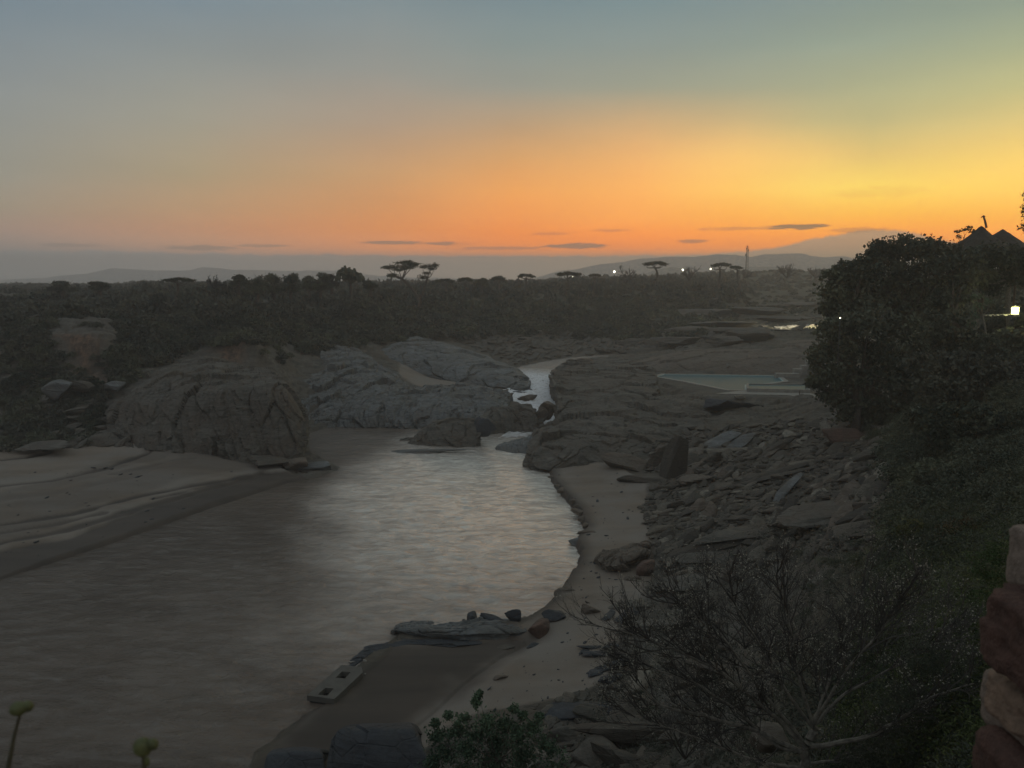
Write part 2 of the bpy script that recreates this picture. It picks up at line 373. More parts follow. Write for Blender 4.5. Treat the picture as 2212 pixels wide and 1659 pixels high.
sand = np.maximum(np.maximum(1-sstep(-.3, .5, sdb+fbm(P3*.5, 2, 3)*.7), 1-sstep(-.3, .5, sds+fbm(P3*.6, 3, 4)*.6)), 1-sstep(-.5, .5, sdp))
detail = strata(P3.reshape(-1, 3), s=1.1, seed=2).reshape(X.shape)
ca, sa = math.cos(.6), math.sin(.6)
pt = plates2((X*ca+Y*sa)/5.0, (-X*sa+Y*ca)/2.6, 5)*.75+plates2((X*ca+Y*sa)/2.1, (-X*sa+Y*ca)/1.1, 6)*.3
big = fbm(P3*.06, 3, 9); mid = fbm(P3*.35, 4, 10)
far = sstep(200, 330, Y)
rockamp = (1-sand)*(.25+.35*sstep(85, 120, Y))*(1-sstep(280, 500, Y))
Z = Zs + (1-sand)*(big*.7*sstep(100, 200, Y)+big*.25) + rockamp*(detail*.6+mid*.6+pt*1.1)
# ripples and low terraces on the sand
qx = X/Y
tv = fbm(np.stack([X*.05, Y*.11, X*0], -1), 3, 21)
beachm = 1-sstep(-.2, .8, sdb)
bn = fbm(np.stack([sdr*.16+tv*.9, sdr*0+X*.012, sdr*0], -1), 3, 95)+.25*fbm(np.stack([sdr*.6+tv*2, X*.03, X*0], -1), 2, 96)
phase = bn*7
Z += beachm*(-lines*.16-.2*(1-sstep(-.3, .3, sdband))+.1+fbm(P3*.25, 2, 5)*.08)*sstep(1.0, 5, sdr)
Z += (1-sstep(-.2, .8, sds))*fbm(P3*.22, 3, 6)*.14
# carve the river
scarp = np.where(X > -12, 1.3, .75)
scarp = np.where((X > -2) & (Y > 48) & (Y < 84), 2.2, scarp)
sdrn = sdr+fbm(P3*.9, 3, 8)*np.where(X > -12, .22, .1)
out = np.minimum(Z, .02+np.maximum(sdrn, 0)*scarp)
near_r = sstep(8, 3, sdrn)
Z = np.where(sdrn > 0, np.where(sdrn < 40, out, Z), -np.minimum(-sdrn*.4, 1.4)-.02)
Z = np.where(sdw < 0, np.minimum(Z, .03+.10*sstep(0, -2.5, sdw-2.5)), Z)
Z = np.where((sdw < 1.8) & (sdw >= 0) & (sdr > 0), np.minimum(Z, .03+.35*sdw), Z)
# carve the upstream channel
Z = np.where(sdc < 0, np.minimum(Z, clev-.5*np.minimum(-sdc, 1)-.05), np.where(sdc < 3, np.minimum(Z, clev+.1+sdc*1.0), Z))
# level ground round the swimming pool
dk = 1-sstep(0, 3, sddeck)
Z = Z*(1-dk)+3.86*dk
Z = np.where(sdpool < .4, 2.6, Z)
veg = sstep(150, 230, Y)*sstep(5.5, 9, Zs)
veg = np.maximum(veg, sstep(.30, .42, X/Y-.05*mid)*sstep(5.5, 7.5, Zs+mid))
earth = sstep(.3, 1.0, cliffm+cno*1.3)*sstep(.02, .2, cliffm)
wetm = np.maximum(1-sstep(0, 1.6, sdr), 1-sstep(-1.2, 1.6, sdw+fbm(P3*.5, 3, 97)*1.2))
bw = beachm*np.maximum(lines, sstep(.05, .35, bn)*.35)
wetm = np.maximum(wetm, bw)
lower = beachm*(1-sstep(-.5, .5, sdband+fbm(P3*.4, 3, 99)*.8))
wetm = np.maximum(wetm, lower*.9)
me = mesh('ground', np.stack([X, Y, Z], -1).reshape(-1, 3), gridF(len(YR), len(QR)), None, True)
at1 = me.attributes.new('cover', 'FLOAT_COLOR', 'POINT')
at1.data.foreach_set('color', np.stack([sand, veg, earth, wetm], -1).astype(np.float32).ravel())
ground = link('ground', me); tag(ground, kind='structure')
def gz(x, y):
    """height of the ground"""
    fi = np.interp(y, YR, np.arange(len(YR))); fj = np.interp(x/y, QR, np.arange(len(QR)))
    i = int(min(fi, len(YR)-2)); j = int(min(fj, len(QR)-2)); a = fi-i; b = fj-j
    return (Z[i, j]*(1-a)*(1-b)+Z[i+1, j]*a*(1-b)+Z[i, j+1]*(1-a)*b+Z[i+1, j+1]*a*b)
def hit(u, v, y0=18, y1=1500):
    r = ray(u, v); ys = np.geomspace(y0, y1, 900)
    q = r[0]/r[1]; fj = int(np.interp(q, QR, np.arange(len(QR))))
    g = np.interp(ys, YR, Z[:, fj]); zr = H+r[2]/r[1]*ys
    k = np.nonzero(zr < g)[0]
    if len(k) == 0: return None
    y = ys[k[0]]; return np.array((q*y, y, gz(q*y, y)))

m, nt, b = newmat('ground_cover'); N = NT(nt)
ac = N.n('ShaderNodeAttribute', attribute_name='cover')
sx = N.n('ShaderNodeSeparateColor'); N.l(ac.outputs['Color'], sx.inputs[0])
S, VG, E, W = sx.outputs[0], sx.outputs[1], sx.outputs[2], ac.outputs['Alpha']
st = N.pos((.3, .5, 2.0), (.3, .25, .5))
n1 = N.noise(N.pos(), .18, 4); n2 = N.noise(st, .9, 7, .65, .5); n3 = N.noise(N.pos(), 2.6, 6, .7); n4 = N.noise(N.pos((.05, .35, .3), (0, 0, -.35)), 1, 5, .6, .4)
rock = N.mix(N.ramp(n2, [(.38, 0), (.62, 1)]), (.055, .053, .044), (.125, .118, .1))
rock = N.mix(N.ramp(n1, [(.42, 0), (.6, 1)]), rock, (.09, .078, .06))
rock = N.mix(.5, rock, N.ramp(n3, [(.3, .5), (.7, 1.4)]), 'MULTIPLY')
vegc = N.mix(N.ramp(n3, [(.4, 0), (.6, 1)]), (.045, .047, .03), (.085, .078, .048))
sandc = N.mix(N.ramp(n4, [(.35, 0), (.65, 1)]), (.16, .13, .1), (.22, .185, .148))
sandc = N.mix(N.ramp(n1, [(.4, 0), (.62, .7)]), sandc, (.215, .2, .178))
wetc = N.mix(N.ramp(n4, [(.35, 0), (.65, 1)]), (.036, .028, .021), (.066, .051, .039))
sandc = N.mix(W, sandc, wetc)
n6 = N.noise(N.pos((1.2, 1.2, .25)), 1.3, 5, .7)
earthc = N.mix(N.ramp(n6, [(.42, 0), (.6, 1)]), (.06, .042, .03), (.17, .105, .065))
col = N.mix(VG, rock, vegc); col = N.mix(S, col, sandc); col = N.mix(E, col, earthc)
N.l(col, b.inputs['Base Color'])
ro = N.math('SUBTRACT', .9, N.math('MULTIPLY', N.math('MULTIPLY', W, S), .2)); N.l(ro, b.inputs['Roughness'])
inv = N.math('SUBTRACT', 1.0, S)
hb = N.math('MULTIPLY', N.math('ADD', n2, N.math('MULTIPLY', n3, .5)), N.math('ADD', inv, .12))
N.l(N.bump(hb, .7, .3), b.inputs['Normal'])
me.materials.append(m)

# ================================================================== WATER
m, nt, b = newmat('river_water'); N = NT(nt)
flow = N.pos((1, 1, 1), (0, 0, .35))
w1 = N.noise(N.pos((.6, 1.15, 1), (0, 0, .3)), .9, 6, .62, .8)
w2 = N.noise(N.pos((1, 1.7, 1), (0, 0, -.15)), 2.0, 5, .65, .5)
w3 = N.noise(N.pos((.05, .09, 1), (0, 0, .9)), 1, 4, .6, 1.2)
w4 = N.noise(N.pos((.25, .7, 1), (0, 0, .75)), 1, 5, .6, 1.6)
col = N.mix(N.ramp(w3, [(.35, 0), (.65, 1)]), (.085, .064, .048), (.125, .098, .076))
col = N.mix(N.ramp(w4, [(.5, 0), (.72, .8)]), col, (.15, .13, .11))
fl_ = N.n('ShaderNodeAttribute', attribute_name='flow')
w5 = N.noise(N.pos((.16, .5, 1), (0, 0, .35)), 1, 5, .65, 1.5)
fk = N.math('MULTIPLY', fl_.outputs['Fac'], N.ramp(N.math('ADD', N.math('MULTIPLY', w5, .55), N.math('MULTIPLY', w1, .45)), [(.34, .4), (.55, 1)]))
N.l(N.mix(fk, col, (.99, .93, .84)), b.inputs['Base Color'])  # near-white metallic tint paints the bright sky reflection onto the brown water
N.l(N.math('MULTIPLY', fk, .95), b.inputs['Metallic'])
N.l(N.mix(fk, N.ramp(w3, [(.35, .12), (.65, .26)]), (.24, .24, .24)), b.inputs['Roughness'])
b.inputs['IOR'].default_value = 1.4
N.l(N.bump(w2, .4, .14, N.bump(w1, .7, .5)), b.inputs['Normal'])
M['water'] = m
ys = np.geomspace(16, 119, 420); qs = np.linspace(-1.3, .5, 700)
WX = qs[None]*ys[:, None]; WY = np.broadcast_to(ys[:, None], WX.shape)
pw = np.stack([WX*.6+WY*.12, WY*1.1-WX*.2, WX*0], -1)
damp = sstep(0, -4, poly_sd(WX, WY, river))
flowm = .45+.55*np.exp(-((WX+8+(.25*(WY-60)))/16)**2)
WZ = (fbm(pw*1.3, 3, 31)*.07+ridge(pw*.8, 3, 32)*.08)*damp*flowm
# standing wave line below the rapids and round the mid-river rock
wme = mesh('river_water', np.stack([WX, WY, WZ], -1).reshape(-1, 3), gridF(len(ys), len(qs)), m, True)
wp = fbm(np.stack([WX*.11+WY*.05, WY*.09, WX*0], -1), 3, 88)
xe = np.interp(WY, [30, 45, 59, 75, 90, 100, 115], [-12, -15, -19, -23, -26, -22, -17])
flow = (sstep(0, 10, WX-xe+wp*6)*.75+sstep(6, 16, WX-xe+wp*4)*.25)*np.interp(WY, [36, 44, 52, 62, 75, 90, 98, 110], [.12, .3, .55, .85, 1, 1, .9, .5])  # mask of the painted sheen, shaped to the bright patch in mid-river
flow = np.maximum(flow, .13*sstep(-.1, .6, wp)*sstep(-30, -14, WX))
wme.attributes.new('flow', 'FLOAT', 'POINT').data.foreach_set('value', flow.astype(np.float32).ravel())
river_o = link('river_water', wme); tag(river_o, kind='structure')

m, nt, b = newmat('rapids_water'); N = NT(nt)
fa = N.n('ShaderNodeAttribute', attribute_name='foam')
w1 = N.noise(N.pos((.9, 1.5, 1.2)), 1.1, 6, .7, .8); w2 = N.noise(N.pos((.9, 1.7, 1)), 3.2, 5, .7, .6)
f = N.math('MULTIPLY', N.ramp(N.math('ADD', N.math('MULTIPLY', w1, .6), N.math('MULTIPLY', w2, .4)), [(.36, 0), (.5, 1)]), fa.outputs['Fac'])
N.l(N.mix(f, (.16, .125, .095), (.85, .88, .9)), b.inputs['Base Color'])
N.l(N.ramp(f, [(0, .2), (1, .6)]), b.inputs['Roughness'])
N.l(N.bump(w2, .5, .15, N.bump(w1, .6, .35)), b.inputs['Normal'])
nn = 260; mm = 60
ti = np.linspace(0, len(cl)-1, nn)
A_ = np.stack([np.interp(ti, np.arange(len(cl)), [p[k] for p in cl]) for k in range(3)], -1)
B_ = np.stack([np.interp(ti, np.arange(len(cl)), [p[k] for p in crt]) for k in range(3)], -1)
s = np.linspace(-.12, 1.12, mm)[None, :, None]
G = A_[:, None]*(1-s)+B_[:, None]*s
fo = np.interp(ti, [0, 1, 2, 4, 7, 9, 10.2, 11, 15], [.5, 1, 1, 1, 1, 1, .5, .15, .08])[:, None]*np.ones((1, mm))
G[..., 2] += (ridge(G*np.array([.8, 1.0, 0]), 4, 41)*.22+fbm(G*.6, 2, 42)*.1)*np.clip(fo, .1, 1)-.02
me = mesh('rapids', G.reshape(-1, 3), gridF(nn, mm), m, True)
me.attributes.new('foam', 'FLOAT', 'POINT').data.foreach_set('value', fo.astype(np.float32).ravel())
rap = link('upstream_water', me); tag(rap, kind='structure')

# ================================================================== FAR HILLS
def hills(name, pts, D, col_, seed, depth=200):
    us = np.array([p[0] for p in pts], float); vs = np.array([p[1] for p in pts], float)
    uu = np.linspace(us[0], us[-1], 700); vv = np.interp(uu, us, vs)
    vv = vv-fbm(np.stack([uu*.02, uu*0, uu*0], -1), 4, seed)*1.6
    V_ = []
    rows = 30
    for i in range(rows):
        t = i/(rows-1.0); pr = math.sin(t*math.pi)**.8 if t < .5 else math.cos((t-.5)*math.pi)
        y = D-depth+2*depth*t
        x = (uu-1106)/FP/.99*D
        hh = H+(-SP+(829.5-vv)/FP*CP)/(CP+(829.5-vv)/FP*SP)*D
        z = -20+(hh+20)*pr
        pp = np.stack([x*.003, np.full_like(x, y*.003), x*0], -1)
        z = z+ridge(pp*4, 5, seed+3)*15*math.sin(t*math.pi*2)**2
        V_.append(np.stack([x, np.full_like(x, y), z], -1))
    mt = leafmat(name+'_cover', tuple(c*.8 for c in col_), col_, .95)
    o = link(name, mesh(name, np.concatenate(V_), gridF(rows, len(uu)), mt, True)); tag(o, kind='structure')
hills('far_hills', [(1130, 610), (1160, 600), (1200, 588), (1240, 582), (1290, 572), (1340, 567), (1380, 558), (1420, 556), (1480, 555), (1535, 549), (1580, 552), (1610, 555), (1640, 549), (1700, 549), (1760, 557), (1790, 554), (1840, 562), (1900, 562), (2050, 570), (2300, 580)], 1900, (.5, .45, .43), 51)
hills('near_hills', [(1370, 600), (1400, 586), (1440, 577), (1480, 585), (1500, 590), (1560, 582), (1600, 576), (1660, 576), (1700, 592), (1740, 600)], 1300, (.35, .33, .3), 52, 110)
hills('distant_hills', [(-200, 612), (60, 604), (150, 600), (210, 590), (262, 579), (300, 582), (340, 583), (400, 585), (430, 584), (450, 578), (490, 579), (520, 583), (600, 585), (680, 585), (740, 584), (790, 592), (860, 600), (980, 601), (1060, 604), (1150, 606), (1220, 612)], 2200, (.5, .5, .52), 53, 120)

# ================================================================== SKY, AIR, CAMERA
w = bpy.data.worlds.new('World'); bpy.context.scene.world = w; w.use_nodes = True
nt = w.node_tree; nt.nodes.clear(); N = NT(nt)
wo = N.n('ShaderNodeOutputWorld'); bg = N.n('ShaderNodeBackground'); N.l(bg.outputs[0], wo.inputs[0])
tc = N.n('ShaderNodeTexCoord'); sp = N.n('ShaderNodeSeparateXYZ'); N.l(tc.outputs['Generated'], sp.inputs[0])
el = N.math('MULTIPLY', N.math('ARCSINE', sp.outputs[2]), 180/math.pi)
az = N.math('MULTIPLY', N.math('ARCTAN2', sp.outputs[0], sp.outputs[1]), 180/math.pi)
def lin(c): return tuple((x/255/12.92 if x/255 <= .04045 else ((x/255+.055)/1.055)**2.4) for x in c)
def eaz(u, v):
    r = ray(u, v); return math.degrees(math.atan2(r[2], math.hypot(r[0], r[1]))), math.degrees(math.atan2(r[0], r[1]))
SKY = {
 0:    [(610, (132, 130, 128)), (570, (138, 131, 126)), (530, (150, 134, 122)), (495, (158, 135, 119)), (450, (155, 140, 121)), (375, (151, 145, 131)), (262, (145, 145, 138)), (150, (136, 141, 141)), (0, (122, 135, 143))],
 415:  [(610, (140, 134, 130)), (570, (150, 138, 130)), (530, (176, 139, 114)), (495, (182, 139, 109)), (450, (180, 146, 113)), (375, (170, 152, 123)), (262, (158, 152, 136)), (150, (146, 148, 142)), (0, (126, 139, 146))],
 830:  [(610, (150, 138, 128)), (570, (158, 140, 126)), (535, (205, 140, 100)), (495, (208, 140, 92)), (450, (208, 148, 99)), (375, (200, 156, 112)), (262, (172, 152, 131)), (150, (150, 149, 141)), (0, (130, 142, 145))],
 1106: [(610, (155, 140, 126)), (570, (166, 143, 122)), (535, (224, 139, 86)), (510, (230, 141, 82)), (470, (236, 153, 88)), (412, (235, 163, 95)), (337, (212, 161, 108)), (262, (182, 155, 124)), (188, (152, 151, 139)), (94, (136, 146, 142)), (0, (124, 139, 143))],
 1382: [(610, (160, 142, 122)), (570, (172, 146, 120)), (535, (232, 142, 82)), (510, (240, 147, 82)), (470, (248, 167, 90)), (412, (251, 179, 100)), (337, (234, 177, 112)), (262, (203, 169, 125)), (188, (158, 158, 139)), (94, (140, 149, 143)), (0, (125, 142, 144))],
 1600: [(610, (165, 144, 120)), (570, (174, 148, 120)), (535, (238, 148, 80)), (505, (246, 156, 80)), (470, (250, 174, 86)), (412, (253, 198, 104)), (337, (247, 197, 117)), (262, (203, 177, 128)), (188, (164, 164, 139)), (94, (144, 154, 143)), (0, (130, 144, 143))],
 1757: [(610, (168, 146, 118)), (570, (176, 150, 120)), (535, (240, 150, 80)), (505, (247, 160, 80)), (470, (250, 181, 86)), (412, (254, 212, 108)), (337, (240, 199, 119)), (262, (196, 181, 131)), (188, (170, 170, 139)), (94, (148, 158, 142)), (0, (134, 147, 142))],
 1880: [(610, (175, 148, 112)), (560, (190, 150, 105)), (525, (243, 152, 78)), (500, (249, 162, 78)), (460, (252, 188, 86)), (412, (255, 215, 105)), (337, (228, 196, 120)), (262, (193, 181, 131)), (188, (176, 175, 138)), (94, (152, 161, 142)), (0, (137, 150, 141))],
 2212: [(610, (200, 142, 92)), (560, (238, 148, 76)), (510, (250, 162, 74)), (470, (253, 180, 84)), (412, (255, 207, 104)), (337, (252, 211, 117)), (262, (225, 200, 130)), (188, (195, 188, 135)), (94, (166, 171, 138)), (0, (145, 156, 139))],
}
zen = (130, 138, 141)
prev = None; paz = None
elf = N.math('DIVIDE', el, 90, clamp=True)
def sramp(stops):
    return N.ramp(elf, sorted(stops, key=lambda t: t[0]))
HZ = 7.2e-4
def column(u):
    s_ = []
    for v, c in SKY[u]:
        e_ = max(.05, eaz(u, v)[0]); d_ = min(2300, 76/math.sin(math.radians(e_))); T_ = max(.33, math.exp(-HZ*d_)); g_ = (.19, .155, .125)
        s_.append((e_/90, tuple(max(.02, (x-g*(1-T_))/T_) for x, g in zip(lin(c), g_))))
    top = SKY[u][-1][1]
    s_ += [(26/90, lin(tuple(a*.55+b_*.45 for a, b_ in zip(top, zen)))), (45/90, lin(zen)), (1, lin((134, 142, 147)))]
    return sramp(s_)
back = sramp([(0, lin((138, 138, 140))), (6/90, lin((146, 146, 148))), (14/90, lin((148, 150, 153))), (30/90, lin((142, 148, 153))), (1, lin((134, 142, 147)))])
right = sramp([(0, lin((190, 130, 85))), (8/90, lin((215, 165, 90))), (18/90, lin((150, 150, 120))), (35/90, lin((142, 148, 142))), (1, lin((146, 150, 148)))])
# azimuth blend
stopsaz = [(-120, back), (-55, None)]
seq = [(-110.0, back)]+[(eaz(u, 400)[1], column(u)) for u in sorted(SKY)]+[(70.0, right), (130.0, back)]
c = seq[0][1]
for i in range(1, len(seq)):
    mr = N.n('ShaderNodeMapRange', interpolation_type='SMOOTHSTEP' if i in (1, len(seq)-1) else 'LINEAR')
    N.l(az, mr.inputs[0]); mr.inputs[1].default_value = seq[i-1][0]; mr.inputs[2].default_value = seq[i][0]
    c = N.mix(mr.outputs[0], c, seq[i][1])
# the low bank of haze cloud with a broken upper edge, and thin streaks above it
ex = N.math('MULTIPLY', az, 1.0)
cv = N.n('ShaderNodeCombineXYZ'); N.l(az, cv.inputs[0]); N.l(el, cv.inputs[1])
def sc(vec, s3, off=(0, 0, 0)):
    x = N.n('ShaderNodeMapping'); x.inputs['Scale'].default_value = s3; x.inputs['Location'].default_value = off; N.l(vec, x.inputs[0]); return x.outputs[0]
e1 = N.noise(sc(cv.outputs[0], (.09, .0, 1)), 1, 6, .6); e2 = N.noise(sc(cv.outputs[0], (.55, .0, 1), (3, 2, 0)), 1, 6, .7)
def azbump(c0, w_, h_):
    return N.math('MULTIPLY', h_, N.math('EXPONENT', N.math('MULTIPLY', -1, N.math('POWER', N.math('DIVIDE', N.math('SUBTRACT', az, c0), w_), 2))))
top = N.math('ADD', 2.05, N.math('ADD', N.math('MULTIPLY', N.math('SUBTRACT', e1, .5), .6), N.math('MULTIPLY', N.math('SUBTRACT', e2, .5), .8)))
top = N.math('ADD', top, azbump(25, 5.6, 1.55)); top = N.math('SUBTRACT', top, azbump(36, 5, 1.2))
bm = N.math('MULTIPLY', N.math('SUBTRACT', top, el), 5.5, clamp=True)
bank = N.mix(1.0, (1.8, 1.78, 1.75), N.ramp(N.math('DIVIDE', N.math('ADD', az, 40), 80, clamp=True), [(0, lin((124, 126, 126))), (.25, lin((134, 130, 126))), (.5, lin((150, 137, 124))), (.75, lin((166, 143, 116))), (.9, lin((176, 140, 104))), (1, lin((210, 145, 80)))]), 'MULTIPLY')
c = N.mix(N.math('MULTIPLY', bm, .88), c, bank)
NZS = N.noise(sc(cv.outputs[0], (.9, 5.5, 1), (3, 4, 0)), 1, 4, .65)
def streak(a0, e0, wa, we, seed, dens=.9, tilt=0.0):
    da = N.math('DIVIDE', N.math('SUBTRACT', az, a0), wa)
    de = N.math('DIVIDE', N.math('SUBTRACT', el, N.math('ADD', e0, N.math('MULTIPLY', N.math('SUBTRACT', az, a0), tilt))), we)
    nz = NZS
    r2 = N.math('ADD', N.math('POWER', da, 2), N.math('POWER', de, 2))
    k = N.math('SUBTRACT', N.math('ADD', 1.0, N.math('MULTIPLY', N.math('SUBTRACT', nz, .5), 3.2)), r2)
    return N.math('MULTIPLY', N.math('MULTIPLY', k, 1.8, clamp=True), dens)
def sk(u, v, wu, wv, seed, dens=.85, tilt=0):
    e_, a_ = eaz(u, v); return streak(a_, e_, wu/FP*57.3, wv/FP*57.3, seed, dens, tilt)
for args, cc in [((1725, 490, 62, 6, 1.3), (150, 118, 88)), ((1590, 494, 80, 4, 2.3, .45), (190, 135, 88)), ((845, 524, 70, 4.5, 3.1, .7), (150, 125, 108)), ((960, 526, 60, 4, 4.4, .7), (150, 122, 104)),
                 ((1250, 531, 75, 7, 5.2, .8), (160, 128, 106)), ((1190, 505, 45, 3, 6.7, .5), (190, 130, 90)), ((1320, 498, 40, 3, 7.9, .5), (190, 130, 88)), ((1495, 521, 38, 4, 8.2, .65), (165, 125, 98)),
                 ((430, 535, 75, 6, 9.4, .55), (148, 130, 118)), ((570, 531, 60, 4, 10.3, .5), (150, 130, 116)), ((150, 529, 60, 4, 11.3, .4), (140, 130, 122)), ((1900, 415, 90, 12, 12.1, .16), (225, 150, 80)), ((1080, 536, 110, 4, 13.3, .5), (165, 132, 110)), ((1860, 497, 60, 6, 14.5, .45), (190, 135, 90))]:
    c = N.mix(sk(*args), c, lin(cc))
# faint uneven veils of high dust
vl = N.noise(sc(cv.outputs[0], (.05, .22, 1), (5, 5, 0)), 1, 4, .55)
c = N.mix(.10, c, N.ramp(vl, [(.3, .55), (.7, 1.45)]), 'MULTIPLY')
N.l(N.mix(N.math('MULTIPLY', N.math('MULTIPLY', el, -1), .5, clamp=True), c, lin((60, 56, 52))), bg.inputs[0])
bg.inputs[1].default_value = 1.0

cam = bpy.data.cameras.new('camera'); co = bpy.data.objects.new('camera', cam); C.objects.link(co)
co.location = (0, 0, H); co.rotation_euler = (math.pi/2-P, 0, 0)
cam.sensor_width = 36; cam.lens = FP/2212*36; cam.clip_end = 20000; cam.clip_start = .05
cam.dof.use_dof = True; cam.dof.focus_distance = 70; cam.dof.aperture_fstop = 6.0
sc_ = bpy.context.scene; sc_.camera = co
sc_.view_settings.view_transform = 'Standard'; sc_.view_settings.look = 'None'; sc_.view_settings.exposure = 0; sc_.view_settings.gamma = 1
sc_.render.engine = 'CYCLES'; sc_.cycles.volume_bounces = 3; sc_.cycles.max_bounces = 8

# ================================================================== ROCKS
def ico(level):
    import bmesh
    bm = bmesh.new(); bmesh.ops.create_icosphere(bm, subdivisions=level, radius=1)
    v = np.array([x.co[:] for x in bm.verts]); f = np.array([[q.index for q in x.verts] for x in bm.faces]); bm.free()
    return v, f
ICO = {k: ico(k) for k in (2, 3, 4, 5)}
def rockgeo(seed, level=3, flat=1.0, npl=13, rough=.06, sharp=14):
    v, f = ICO[level]; r = np.random.RandomState(seed)
    n = r.normal(size=(npl, 3)); n /= np.linalg.norm(n, axis=1, keepdims=True); d = r.uniform(.62, 1.0, npl)
    n = np.concatenate([n, [[0, 0, 1], [0, 0, -1], [.1, .05, .99]]]); d = np.concatenate([d, [flat, flat, flat*1.02]])
    n[-3:] += r.normal(size=(3, 3))*.08
    c = np.clip(v@n.T, 1e-3, None)/d
    rad = 1/(np.sum(c**sharp, axis=1)**(1/sharp))
    p = v*rad[:, None]
    p = p*(1+rough*(fbm(p*2.2+seed*3.1, 3, seed)[:, None]*1.2+strata(p*4, (.2, .1, 1), 1.3, seed)[:, None]*.5))
    return p, f
def tri(f): return np.concatenate([f, f[:, 2:3]], 1)
def rockmesh(name, seed, size, mat, level=3, flat=1.0, rot=(0, 0, 0), **k):
    p, f = rockgeo(seed, level, flat, **k)
    p = p*np.array(size)
    p = p@np.array(Euler(rot).to_matrix()).T
    return mesh(name, p, f, mat, False)
def rock(u, v, size, label, cat='rock', name='boulder', mat='rock', seed=0, flat=1.0, rot=(0, 0, 0), y=None, z=None, lift=.25, level=3, group=None, **k):
    """single stone standing where the bearing meets the ground"""
    if y is not None: p = at(u, v, y)
    elif z is not None: p = on(u, v, z)
    else: p = hit(u, v)
    o = link(name, rockmesh(name, seed, size, M[mat], level, flat, rot, **k), None, p+np.array([0, 0, size[2]*lift]))
    return tag(o, label, cat, group)

def catm(P_, n):
    """smooth resample along axis 0"""
    P_ = np.asarray(P_, float); m_ = len(P_)
    t = np.linspace(0, m_-1, n); i = np.minimum(t.astype(int), m_-2); a = (t-i)
    sh = (slice(None),)+(None,)*(P_.ndim-1)
    p0 = P_[np.maximum(i-1, 0)]; p1 = P_[i]; p2 = P_[i+1]; p3 = P_[np.minimum(i+2, m_-1)]
    a = a[sh]; k = .6
    m1 = (p2-p0)*.5*k; m2 = (p3-p1)*.5*k
    return (2*a**3-3*a**2+1)*p1+(a**3-2*a**2+a)*m1+(-2*a**3+3*a**2)*p2+(a**3-a**2)*m2
def outcrop(name, cols_, label, mat='rock', seed=1, amp=.5, res=.28, bury=3.0, mode='y', s=1.0, dip=(.35, -.25, 1), cat='rock', fine=.12):
    """bedrock mass: rows run from the foot over the brow to the back; it is closed below ground"""
    g = np.array([[at(*p) if mode == 'y' else on(*p) for p in c_] for c_ in cols_])
    lo = g[:, :1].copy(); lo[..., 2] -= bury; lo[..., 1] += .3
    hi = g[:, -1:].copy(); hi[..., 2] -= bury; hi[..., 1] += 1.5
    g = np.concatenate([lo, g, hi], 1)
    e0 = g[:1].copy(); e1 = g[-1:].copy()
    c0 = g[0].mean(0); e0 = e0+(c0-g[1].mean(0))*.05; e0[..., 2] -= bury; e1 = e1+(g[-1].mean(0)-g[-2].mean(0))*.05; e1[..., 2] -= bury
    g = np.concatenate([e0, g, e1], 0)
    Ls = np.linalg.norm(np.diff(g, axis=0), axis=-1).sum(0).max(); Lt = np.linalg.norm(np.diff(g, axis=1), axis=-1).sum(1).max()
    n = int(np.clip(Ls/res, 20, 420)); m2 = int(np.clip(Lt/res, 20, 260))
    g = catm(g, n); g = np.swapaxes(catm(np.swapaxes(g, 0, 1), m2), 0, 1)
    du = np.gradient(g, axis=0); dv = np.gradient(g, axis=1)
    nr = np.cross(dv, du); nr /= np.linalg.norm(nr, axis=-1, keepdims=True)+1e-6
    nr = np.where(nr[..., 2:3] < -.3, -nr, nr)
    flatp = g.reshape(-1, 3)
    d = strata(flatp, dip, s, seed)*amp*.3+fbm(flatp*.3/s, 3, seed+1)*amp*.5+strata(flatp, dip, s*.33, seed+7)*fine*.6+fbm(flatp*2.2, 3, seed+2)*fine*.5
    d += plates3(flatp, dip, (7.5*s, 5*s, 1.9*s), seed+20)*amp*1.1+plates3(flatp, dip, (3*s, 2.0*s, .6*s), seed+21)*amp*.38
    g = g+nr*d.reshape(n, m2, 1)
    o = link(name, mesh(name, g.reshape(-1, 3), gridF(n, m2), M[mat], False))
    return tag(o, label, cat)

outcrop('rock_outcrop', [
 [(238, 925, 97), (240, 910, 98), (245, 895, 100), (255, 875, 104), (275, 850, 112)],
 [(288, 968, 93), (285, 925, 94.5), (280, 872, 97), (288, 832, 104), (320, 805, 114)],
 [(345, 980, 92), (340, 930, 93.3), (330, 862, 96.5), (340, 815, 104), (365, 792, 115)],
 [(400, 985, 91.5), (398, 925, 93), (395, 848, 96), (395, 808, 105), (410, 782, 117)],
 [(450, 992, 91), (455, 925, 92), (462, 842, 95), (455, 802, 106), (450, 773, 118)],
 [(500, 1005, 90), (508, 930, 91.5), (515, 838, 94), (505, 808, 105), (495, 780, 118)],
 [(560, 1008, 89.5), (565, 930, 91), (570, 838, 93.5), (555, 812, 103), (540, 792, 117)],
 [(615, 1008, 89.5), (622, 930, 91), (618, 846, 93.5), (600, 822, 101), (585, 800, 114)],
 [(650, 992, 91), (656, 940, 92.3), (650, 893, 95), (636, 868, 99), (618, 840, 108)],
 [(652, 940, 101), (656, 925, 103), (654, 900, 104), (645, 880, 105), (625, 850, 112)]],
 'massive rounded grey headland rock with a rough furrowed face above the pale left beach', 'rock', 3, .62, .2, dip=(.9, -.3, .5), s=1.5, fine=.22)
